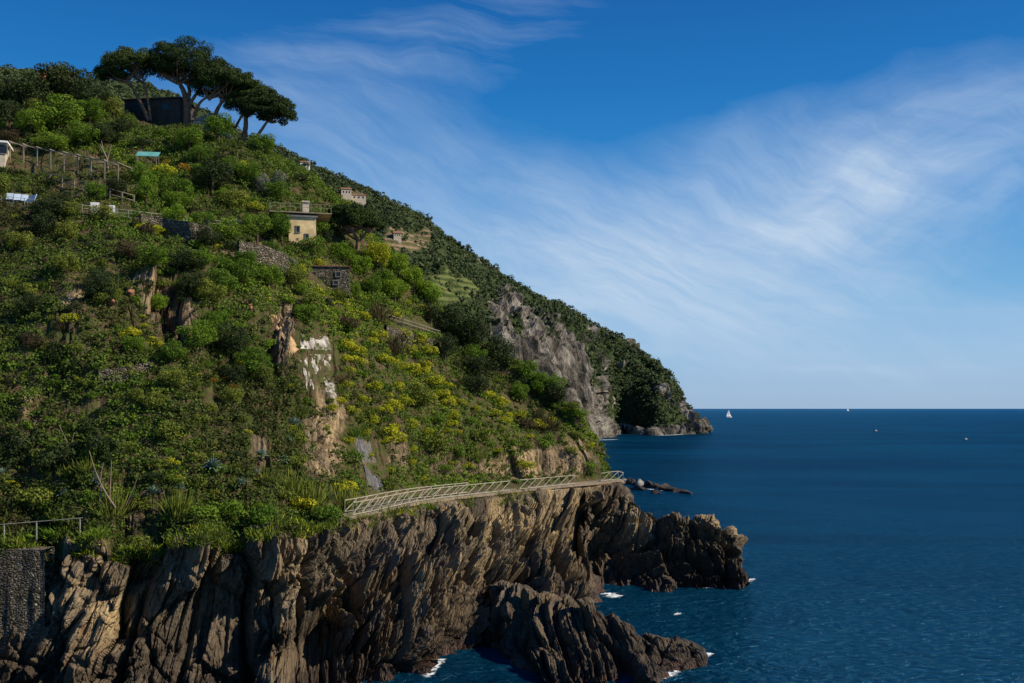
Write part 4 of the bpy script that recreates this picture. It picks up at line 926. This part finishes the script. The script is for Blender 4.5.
# ------------------------------------------------------------ featured trees and shrubs, each where the photograph has it
def T(u, v, rx, ry, m, adj, grp='trees on the hillside', cat='tree'): return shrub('tree', u, v, rx, ry, m, adj, cat, grp)
for a in [(60, 92, 32, 22, L_DARK, 'dark evergreen tree'), (20, 104, 30, 22, L_DARK, 'dark evergreen tree'), (88, 108, 22, 20, L_DARK, 'dark evergreen tree'), (38, 92, 16, 12, L_DARK, 'dark evergreen tree'), (4, 96, 14, 14, L_DARK, 'dark evergreen tree'), (112, 112, 12, 12, L_OLIVE, 'grey-green tree'),
          (55, 124, 30, 20, L_GREEN, 'bushy green tree'), (28, 130, 20, 16, L_GREEN, 'bushy green tree'), (80, 140, 20, 14, L_GREEN, 'bushy green tree'), (52, 146, 18, 12, L_GREEN, 'bushy green tree'), (6, 122, 15, 18, L_DARK, 'dark evergreen tree'), (100, 140, 13, 14, L_DARK, 'dark evergreen tree'), (118, 130, 14, 10, L_DARK, 'dark rounded tree'), (10, 140, 14, 10, L_BROWN, 'brownish tree'),
          (264, 141, 9, 7, L_DARK, 'small dark rounded tree'), (146, 196, 12, 17, L_BRIGHT, 'bright green tree'), (140, 178, 10, 12, L_GREEN, 'leafy green tree'), (212, 186, 22, 20, L_DARK, 'dark green tree'), (228, 172, 14, 12, L_GREEN, 'leafy green tree'), (198, 160, 16, 12, L_GREEN, 'leafy green tree'), (248, 180, 16, 14, L_GREEN, 'leafy green tree'), (232, 204, 18, 13, L_OLIVE, 'olive tree'), (175, 205, 16, 12, L_GREEN, 'leafy green tree'), (262, 190, 10, 12, L_GREY, 'silvery leaved tree'), (278, 184, 10, 10, L_GREY, 'silvery leaved tree'),
          (225, 236, 20, 15, L_GREEN, 'leafy green tree'), (255, 232, 18, 15, L_GREEN, 'leafy green tree'), (281, 234, 14, 17, L_GREEN, 'leafy green tree'), (326, 240, 9, 10, L_DARK, 'dark rounded tree'), (340, 300, 11, 9, L_OLIVE, 'olive tree'), (354, 294, 9, 9, L_GREEN, 'leafy green tree'), (300, 292, 9, 7, L_GREEN, 'leafy green tree'), (205, 243, 16, 14, L_DARK, 'dark green tree'), (268, 252, 14, 10, L_GREEN, 'leafy green tree'), (245, 262, 14, 10, L_GREEN, 'leafy green tree'),
          (342, 258, 16, 13, L_BRIGHT, 'bright green tree'), (378, 264, 15, 17, L_YEL, 'yellow-green tree'), (398, 274, 15, 17, L_BRIGHT, 'bright green tree'), (360, 272, 14, 14, L_BRIGHT, 'bright green tree'), (393, 296, 16, 14, L_BRIGHT, 'dense round bright green tree'), (426, 299, 19, 15, L_BRIGHT, 'dense round bright green tree'), (412, 284, 15, 14, L_BRIGHT, 'bright green tree'), (446, 308, 11, 11, L_GREEN, 'dense round green tree'), (372, 290, 12, 12, L_GREEN, 'leafy green tree'),
          (470, 346, 26, 22, L_DARK, 'dark evergreen tree'), (450, 332, 18, 18, L_DARK, 'dark evergreen tree'), (498, 366, 24, 20, L_DARK, 'dark evergreen tree'), (478, 376, 20, 16, L_DARK, 'dark evergreen tree'), (445, 356, 14, 16, L_DARK, 'dark evergreen tree'), (526, 378, 16, 15, L_GREEN, 'leafy green tree'), (540, 394, 16, 14, L_GREEN, 'leafy green tree'), (558, 404, 13, 15, L_DARK, 'dark green tree'), (519, 398, 12, 12, L_GREEN, 'leafy green tree'), (508, 348, 16, 14, L_DARK, 'dark evergreen tree'), (536, 372, 14, 13, L_DARK, 'dark evergreen tree'), (556, 392, 12, 13, L_GREEN, 'leafy green tree'), (430, 320, 12, 12, L_DARK, 'dark evergreen tree'), (486, 336, 14, 12, L_DARK, 'dark evergreen tree'), (574, 412, 8, 9, L_OLIVE, 'olive tree'),
          (185, 268, 22, 15, L_DARK, 'dark green tree'), (152, 262, 20, 14, L_GREEN, 'leafy green tree'), (218, 290, 22, 18, L_GREEN, 'leafy green tree'), (190, 290, 18, 15, L_DARK, 'dark green tree'), (240, 278, 18, 14, L_GREEN, 'leafy green tree'), (45, 215, 22, 15, L_DARK, 'dark green tree'), (58, 205, 14, 10, L_DARK, 'dark green tree'), (195, 345, 22, 18, L_GREEN, 'leafy green tree'), (232, 350, 22, 20, L_DARK, 'dark green tree'), (215, 330, 18, 16, L_GREEN, 'leafy green tree'), (250, 372, 22, 18, L_GREEN, 'leafy green tree'), (100, 300, 20, 20, L_DARK, 'dark green tree')]: T(*a)
# the lone pine beside the villa, in front of the mountain
pine(137, [[(357, 250, .3), (358, 242, .26), (356, 236, .2), (351, 228, .14)], [(358, 243, .18), (364, 236, .15), (370, 229, .1)], [(357, 240, .15), (350, 236, .12), (342, 230, .09)]], [(356, 226, 27, 20), (340, 216, 12, 10), (374, 226, 12, 12)], 'lone umbrella pine with spreading bare boughs right of the villa', 9)
def S(k, u, v, rx, ry, m, adj, cat='shrub', grp='shrubs on the hillside'): return shrub(k, u, v, rx, ry, m, adj, cat, grp)
for (u, v, r) in [(348, 345, 10), (360, 351, 9), (372, 341, 8), (345, 358, 8), (420, 338, 11), (430, 350, 10), (412, 350, 8), (435, 380, 12), (415, 370, 11), (404, 400, 9), (398, 385, 8), (450, 400, 9), (442, 394, 9), (387, 408, 9), (372, 420, 9), (392, 428, 10), (410, 424, 9), (425, 432, 9), (438, 442, 7), (362, 398, 8), (345, 384, 8), (350, 440, 7), (500, 402, 9), (494, 412, 7), (490, 394, 7), (520, 414, 9), (538, 424, 8), (552, 420, 6), (68, 318, 10), (155, 342, 11), (130, 332, 10), (400, 365, 8), (425, 365, 9), (452, 415, 7), (378, 385, 7), (388, 395, 6), (350, 370, 7), (462, 402, 6), (415, 385, 8), (428, 395, 8), (448, 385, 7), (340, 400, 7), (352, 410, 7), (366, 432, 6), (385, 440, 6), (402, 440, 6), (446, 430, 5), (391, 470, 6), (423, 478, 5), (458, 432, 5), (235, 398, 6), (290, 385, 6), (178, 478, 7), (172, 462, 7), (165, 170, 10), (255, 206, 8), (335, 275, 8), (350, 290, 8), (156, 228, 8), (165, 232, 7), (168, 190, 8), (243, 165, 8), (300, 268, 8), (318, 262, 8), (450, 462, 5), (410, 462, 6), (370, 455, 5), (505, 420, 6), (530, 436, 5), (475, 408, 6)]:
    r *= 1.3; S('dome', u, v, r, r * .85, L_YEL, 'yellow-green spurge bush', 'spurge bush', 'yellow-green spurge bushes on the slope')
S('dome', 184, 168, 11, 8, L_ORANGE, 'orange flowering bush', 'flowering bush', 'orange flowering bushes'); S('dome', 168, 162, 7, 5, L_ORANGE, 'orange flowering bush', 'flowering bush', 'orange flowering bushes')
for u, v in ((198, 374), (212, 380), (222, 378), (232, 386), (150, 465)): S('dome', u, v, 6, 5, L_ORANGE, 'orange tinged bush', 'flowering bush', 'orange flowering bushes')
for (u, v, rx, ry, k, m, adj) in [(30, 498, 26, 22, 'dome', L_OLIVE, 'rounded olive-green shrub'), (224, 512, 24, 20, 'shrub', L_GREEN, 'glossy green shrub'), (262, 512, 17, 19, 'shrub', L_GREEN, 'glossy green shrub'), (328, 512, 20, 16, 'shrub', L_GREEN, 'glossy green shrub'), (345, 500, 16, 18, 'spiky', L_OLIVE, 'upright feathery broom'), (312, 495, 18, 18, 'spiky', L_OLIVE, 'upright feathery broom'), (180, 505, 20, 20, 'spiky', L_OLIVE, 'upright feathery broom'), (112, 505, 20, 18, 'spiky', L_OLIVE, 'upright feathery broom'), (290, 488, 16, 18, 'spiky', L_OLIVE, 'upright feathery broom'), (388, 485, 9, 9, 'spiky', L_OLIVE, 'upright feathery broom'), (427, 505, 12, 6, 'spiky', L_GREEN, 'low green tuft'), (172, 540, 6, 12, 'shrub', L_YEL, 'hanging yellow-green shrub'), (375, 313, 18, 14, 'spiky', L_BROWN, 'brownish leafless thicket'), (345, 320, 16, 12, 'shrub', L_BROWN, 'brownish thicket'), (395, 345, 14, 16, 'spiky', L_BROWN, 'brownish leafless thicket'), (310, 300, 16, 10, 'shrub', L_OLIVE, 'olive-green shrub'), (147, 228, 12, 10, 'shrub', L_BROWN, 'brown bush'), (283, 270, 10, 8, 'shrub', L_GREY, 'silvery grey bush'), (292, 262, 8, 6, 'shrub', L_GREY, 'silvery grey bush'), (235, 222, 9, 6, 'shrub', L_GREY, 'silvery grey bush'), (60, 530, 26, 9, 'spiky', L_GREEN, 'grassy green tuft'), (20, 536, 24, 8, 'spiky', L_GREEN, 'grassy green tuft'), (95, 532, 16, 9, 'spiky', L_GREEN, 'grassy green tuft'), (140, 540, 14, 8, 'shrub', L_OLIVE, 'olive-green shrub'), (60, 455, 26, 20, 'shrub', L_DARK, 'dark shrub'), (100, 440, 24, 18, 'shrub', L_DARK, 'dark shrub'), (20, 440, 20, 18, 'shrub', L_DARK, 'dark shrub')]:
    S(k, u, v, rx, ry, m, adj)
for (u, v, r) in [(215, 462, 13), (155, 489, 10), (263, 452, 9), (285, 457, 8), (68, 491, 10), (203, 553, 9), (243, 480, 8), (182, 485, 7), (295, 420, 9), (290, 438, 7), (256, 470, 7), (100, 478, 7), (5, 470, 7), (310, 478, 7)]:
    h, _ = hit(u, v + r * .5)
    if h:
        s = h.y / F * r; o = link('agave', AGM, None, (h.x, h.y - .5, h.z + s * .15)); o.scale = (s * 1.1, s * 1.1, s * 1.1); o.rotation_euler = (R(rng.uniform(10, 30)), 0, rng.uniform(0, 6))
        tag(o, label_for('blue-grey agave rosette', u, v, r), 'agave', 'agaves on the lower slope')

# ------------------------------------------------------------ scattered shrubs between them
KEEP = [(318, 368, 22, 36), (285, 335, 16, 26), (327, 277, 21, 14), (297, 232, 17, 12), (374, 465, 16, 28), (112, 212, 30, 7), (187, 222, 22, 12), (20, 200, 22, 8), (95, 190, 45, 12), (60, 165, 60, 14), (412, 325, 26, 9), (510, 395, 5, 14), (0, 150, 22, 16), (175, 322, 18, 18), (145, 160, 14, 8), (160, 120, 30, 10), (215, 130, 14, 10), (262, 248, 22, 8), (345, 243, 25, 6)]
def blocked(u, v, m=1.0):
    return any(((u - a) / (c * m)) ** 2 + ((v - b) / (d * m)) ** 2 < 1 for a, b, c, d in KEEP)
def zone(u, v):
    """leaf colour families by place on the slope"""
    if v < 190 and u < 150: return [(L_DARK, 'dark shrub', .5), (L_GREEN, 'green shrub', .8), (L_OLIVE, 'olive-green shrub', 1.)]
    if u > 430 and 310 < v < 405: return [(L_DARK, 'dark shrub', .75), (L_GREEN, 'green shrub', 1.)]
    if 330 < u < 470 and v > 300: return [(L_YEL, 'yellow-green shrub', .4), (L_GREEN, 'green shrub', .7), (L_OLIVE, 'olive-green shrub', .88), (L_BROWN, 'brownish shrub', 1.)]
    if u > 430: return [(L_OLIVE, 'olive-green shrub', .4), (L_YEL, 'yellow-green shrub', .6), (L_BROWN, 'brownish shrub', .8), (L_GREEN, 'green shrub', 1.)]
    if v > 370 and u < 330: return [(L_OLIVE, 'olive-green shrub', .45), (L_GREEN, 'green shrub', .7), (L_DARK, 'dark shrub', .9), (L_YEL, 'yellow-green shrub', 1.)]
    if u < 130: return [(L_OLIVE, 'olive-green shrub', .4), (L_DARK, 'dark shrub', .75), (L_BROWN, 'brownish shrub', .87), (L_GREEN, 'green shrub', 1.)]
    return [(L_GREEN, 'green shrub', .5), (L_BRIGHT, 'bright green shrub', .62), (L_DARK, 'dark shrub', .8), (L_OLIVE, 'olive-green shrub', .92), (L_YEL, 'yellow-green shrub', 1.)]
def rk_at(u, v): return sum(a * math.exp(-(((u - b[0]) / b[2]) ** 2 + ((v - b[1]) / b[3]) ** 2)) for a, b in [(1, (175, 325, 28, 30)), (.8, (35, 400, 30, 50)), (1, (285, 330, 14, 30)), (.9, (262, 440, 22, 36)), (1.0, (330, 455, 24, 36)), (.6, (400, 450, 16, 24)), (.8, (555, 462, 45, 18))])
done = []; cnt = 0
for _ in range(9000):
    u = rng.uniform(-25, 600); v = rng.uniform(85, 535)
    if blocked(u, v) or rng.random() < rk_at(u, v) * 1.1: continue
    big = 5.5 + 15 * rng.random() ** 1.7
    if u > 470: big *= .85
    if any(abs(u - a) < (big + c) * .62 and abs(v - b) < (big + c) * .5 for a, b, c in done): continue
    h, n = hit(u, v)
    if h is None or h.y > 175 or h.z < 12.4: continue
    if v > 470 and u > 350: continue
    r = rng.random()
    for m, adj, p in zone(u, v):
        if r <= p: break
    k = 'dome' if m is L_YEL else ('tree' if big > 12.5 and v < 420 else 'spiky' if rng.random() < (.4 if m in (L_OLIVE, L_BROWN) else .08) else 'shrub')
    if (shrub(k, u, v - big * .6, big, big * .8, m, adj.replace('shrub', 'tree'), 'tree', 'trees on the hillside') if k == 'tree' else shrub(k, u, v - big * .4, big, big * .75, m, adj, 'shrub', 'shrubs on the hillside')): done.append((u, v, big)); cnt += 1
    if cnt >= 480: break

# ------------------------------------------------------------ undergrowth: ground cover too many to count
def scatter_cover():
    g = G2[cut + 8:, :]; r0 = RR[cut + 8:, :]; t0 = TT[cut + 8:, :]; a = np.linalg.norm(np.cross(np.gradient(g, axis=0), np.gradient(g, axis=1)), axis=-1)
    u, v = proj(g); rk = rocky[cut + 8:, :]
    w = a * (u > -60) * (u < 640) * (r0 < 10.5) * (r0 > 3.12) * (t0 < 12) * (1.05 - .93 * np.clip(rk * 1.25, 0, 1)) * (fbm(g * .22, 3, 120) + .62 > .1 + .5 * rk)
    w = w * np.where((t0 > 5.6) & (r0 < 3.55), 0.0, 1) * np.where(r0 < 4.6, 1.5, 1) * (1 + .8 * (r0 > 9))
    for (x, y, p, q) in KEEP: w = w * np.where(((u - x) / p) ** 2 + ((v - y) / q) ** 2 < .9, .04, 1)
    w = w.ravel() / w.sum(); n = 21000; k = rng.choice(w.size, n, p=w); P = g.reshape(-1, 3)[k] + rng.normal(size=(n, 3)) * .15; uu_, vv_ = u.ravel()[k], v.ravel()[k]
    hue = np.clip(.40 + .42 * fbm(P * .09, 3, 130) + .07 * rng.normal(size=n) + .22 * boxm(uu_, vv_, 400, 390, 90, 90) + .12 * boxm(uu_, vv_, 300, 260, 90, 60) - .16 * boxm(uu_, vv_, 60, 300, 110, 90) - .25 * boxm(uu_, vv_, 480, 360, 50, 36), 0, 1)
    rr = rng.uniform(.30, .90, n) * np.where(uu_ > 470, .7, 1); m = 34
    d = rng.normal(size=(n, m, 3)); d[..., 2] = np.abs(d[..., 2]) * .9 + .05; d /= np.linalg.norm(d, axis=-1, keepdims=True)
    Cc = P[:, None, :] + d * (rr[:, None] * rng.uniform(.55, 1.05, (n, m)))[..., None] * np.array([1, 1, .9])
    V = leaves(Cc.reshape(-1, 3), d.reshape(-1, 3), .13, rng, .55, .7)
    return V, np.repeat(hue, m * 4)
V, hue = scatter_cover()
tag(link('undergrowth', mesh_np('undergrowth', V, fq(V), L_MIX, False, {'hue': hue})), 'low mixed scrub covering the near slope', 'scrub', None, 'stuff')
def tufts():
    """grass and creeping plants hanging over the lip of the sea cliff"""
    ii = (RR > 2.72) & (RR < 3.16) & (TT > 1) & (TT < 8.5); g = G2[ii]; tt = TT[ii]; n = 1700
    w = np.where(tt < 5.8, 1.0, .35) * (RR[ii] > 2.85 - .1 * (tt < 5)) ; w = w * (fbm(g * .35, 3, 140) > -.12); w = w / w.sum(); k = rng.choice(len(g), n, p=w); P = g[k]
    m = 16; b = P[:, None, :] + rng.normal(size=(n, m, 3)) * np.array([.28, .28, .08]); d = rng.normal(size=(n, m, 3)) * .55 + np.array([0, -.2, .8]); d /= np.linalg.norm(d, axis=-1, keepdims=True)
    L = rng.uniform(.2, .7, (n, m, 1)); s = np.cross(d, rng.normal(size=d.shape)); s /= np.linalg.norm(s, axis=-1, keepdims=True)
    V = np.stack([b, b + d * L * .5 + s * .035, b + d * L, b + d * L * .5 - s * .035], 2).reshape(-1, 3)
    return V, np.repeat(np.clip(.5 + .3 * rng.normal(size=n), 0, 1), m * 4)
V, hue = tufts()
tag(link('grass', mesh_np('grass', V, fq(V), L_MIX, False, {'hue': hue})), 'grass tufts along the lip of the sea cliff', 'grass', None, 'stuff')

def far_forest():
    g = FG2; a = np.linalg.norm(np.cross(np.gradient(g, axis=0), np.gradient(g, axis=1)), axis=-1); u, v = proj(g)
    w = a * (u > -40) * (u < 712) * (FRR < 6.15) * (FRR > .62) * (1 - sst(frock + .25 * fbm(g * .03, 3, 77), .28, .5) * .975) * (fbm(g * .02, 3, 78) > -.62)
    for (x, y, p, q) in ((405, 242, 24, 12), (445, 290, 30, 16), (352, 198, 16, 6)): w = w * np.where(((u - x) / p) ** 2 + ((v - y) / q) ** 2 < 1, .10, 1)
    dn = np.where(u > 260, 1.0, .45); w = w * dn; w = w.ravel() / w.sum(); n = 15000; k = rng.choice(w.size, n, p=w); P = g.reshape(-1, 3)[k] + rng.normal(size=(n, 3)) * 1.2
    hue = np.clip(.42 + .5 * fbm(P * .022, 3, 79) + .14 * rng.normal(size=n), 0, 1); rr = rng.uniform(1.3, 3.3, n) * np.where(rng.random(n) < .08, 1.5, 1); m = 26
    d = rng.normal(size=(n, m, 3)); d[..., 2] = np.abs(d[..., 2]) + .05; d /= np.linalg.norm(d, axis=-1, keepdims=True)
    Cc = P[:, None, :] + d * (rr[:, None] * rng.uniform(.7, 1.05, (n, m)))[..., None] * np.array([1, 1, 1.0])
    V = leaves(Cc.reshape(-1, 3), d.reshape(-1, 3), .85, rng, .7, .5); return V, np.repeat(hue, m * 4)
V, hue = far_forest()
tag(link('forest', mesh_np('forest', V, fq(V), L_FAR, False, {'hue': hue})), 'dark dense woodland covering the far mountain', 'woodland', None, 'stuff')
# single trees standing out on the mountain skyline
for (u, v, r, lb) in [(325, 180, 5, 'round dark tree on the mountain skyline above the pale houses'), (342, 184, 3, 'small round tree just right of the round skyline tree'), (459, 242, 3.5, 'left of two small trees on the middle mountain skyline'), (463, 246, 3, 'right of two small trees on the middle mountain skyline'), (313, 176, 5, 'bushy tree on the skyline beside the white house')]:
    h = hit(u, v + r + 6, BM)[0]
    if h is None: continue
    d = h.y + 10; ro = empty('skyline_tree', px2(u, v + r * 1.6, d)); s = d / F
    c = link('crown', cmesh('crown', 1, TRE[1], L_DARK), ro, (0, 0, r * s * 1.2)); c.scale = (r * s,) * 3
    part('trunk', bar((0, 0, -r * s), (0, 0, r * s * .8), .6), M_BARK, ro); tag(ro, lb, 'tree', 'single trees on the mountain skyline')
# red tower on the far skyline at upper left
p = px2(43, 84, 700); ro = empty('red_tower', p)
part('wall', [bx((0, 0, 3.5), (3.4, 3.4, 9))], plain('red_render', (.42, .12, .07), .9, .3, 1), ro)
part('battlement', [bx((x, y, 8.6), (1, 1, 1.2)) for x in (-1.2, 1.2) for y in (-1.2, 1.2)], MESHES.setdefault('mr', plain('red_cap', (.40, .13, .08), .9, .2, 1)), ro)
tag(ro, 'tiny red square tower on the skyline above the dark trees', 'tower')

# ------------------------------------------------------------ foam where the swell breaks
def foam_fn(t, bs):
    p = obco(t); e = t.attr('edge'); n = t.noise(p, 1.6, 6, .72, .5)
    m = t.mapr(t.math('SUBTRACT', n, t.math('MULTIPLY', e, .40)), .36, .52)
    bs.inputs['Base Color'].default_value = (.72, .78, .80, 1); bs.inputs['Roughness'].default_value = .7
    t.put(bs.inputs['Alpha'], m)
M_FOAM = material('sea_foam', foam_fn, .7, .3)
def foam(pts, w, seed):
    P = cr(np.array(pts), np.arange(len(pts)), np.linspace(0, len(pts) - 1, 10 * len(pts))); T_ = np.gradient(P, axis=0); S = np.stack([-T_[:, 1], T_[:, 0], T_[:, 2] * 0], 1); S /= np.linalg.norm(S, axis=1, keepdims=True) + 1e-9
    k = np.linspace(0, len(P) / 6, len(P)); ww = w * 1.5 * (.6 + .8 * vn(np.stack([k, k * 0 + seed, k * 0], 1), 3))
    js = np.linspace(-1, 1, 7); g = np.array([P + S * (j * ww)[:, None] for j in js]); g[..., 2] = .06
    tap = np.clip(np.minimum(np.arange(len(P)), np.arange(len(P))[::-1]) / 6, 0, 1)
    e = np.abs(js)[:, None] ** 1.5 + (1 - tap)[None, :]
    return g.reshape(-1, 3), gridq(7, len(P)), np.clip(e, 0, 1.5).ravel()
fs = [foam([zz0(560, 640), zz0(600, 660), zz0(640, 672)], .3, 22), foam([zz0(595, 622), zz0(615, 634), zz0(650, 640)], .35, 23), foam([zz0(604, 592), zz0(612, 596), zz0(624, 598)], 1.6, 1), foam([zz0(672, 614), zz0(684, 615)], .8, 2), foam([zz0(655, 683), zz0(672, 674), zz0(690, 664), zz0(706, 656), zz0(712, 652)], .55, 3), foam([zz0(420, 683), zz0(436, 668), zz0(446, 655)], .5, 4), foam([zz0(736, 584), zz0(748, 581), zz0(756, 578)], .7, 5), foam([zz0(640, 488), zz0(665, 491), zz0(690, 491)], .8, 6), foam([zz0(720, 587), zz0(700, 589)], .5, 9)]
fb = [foam([zz0(577, 440), zz0(600, 440), zz0(625, 439)], 5, 7), foam([zz0(648, 436), zz0(680, 434.5), zz0(706, 432)], 5, 8)]
V, Q = merge([(a, b) for a, b, c in fs + fb]); e = np.concatenate([c for a, b, c in fs + fb])
tag(link('foam', mesh_np('foam', V, Q, M_FOAM, True, {'edge': e})), 'white foam where swell breaks on the rocks', 'foam', None, 'stuff')
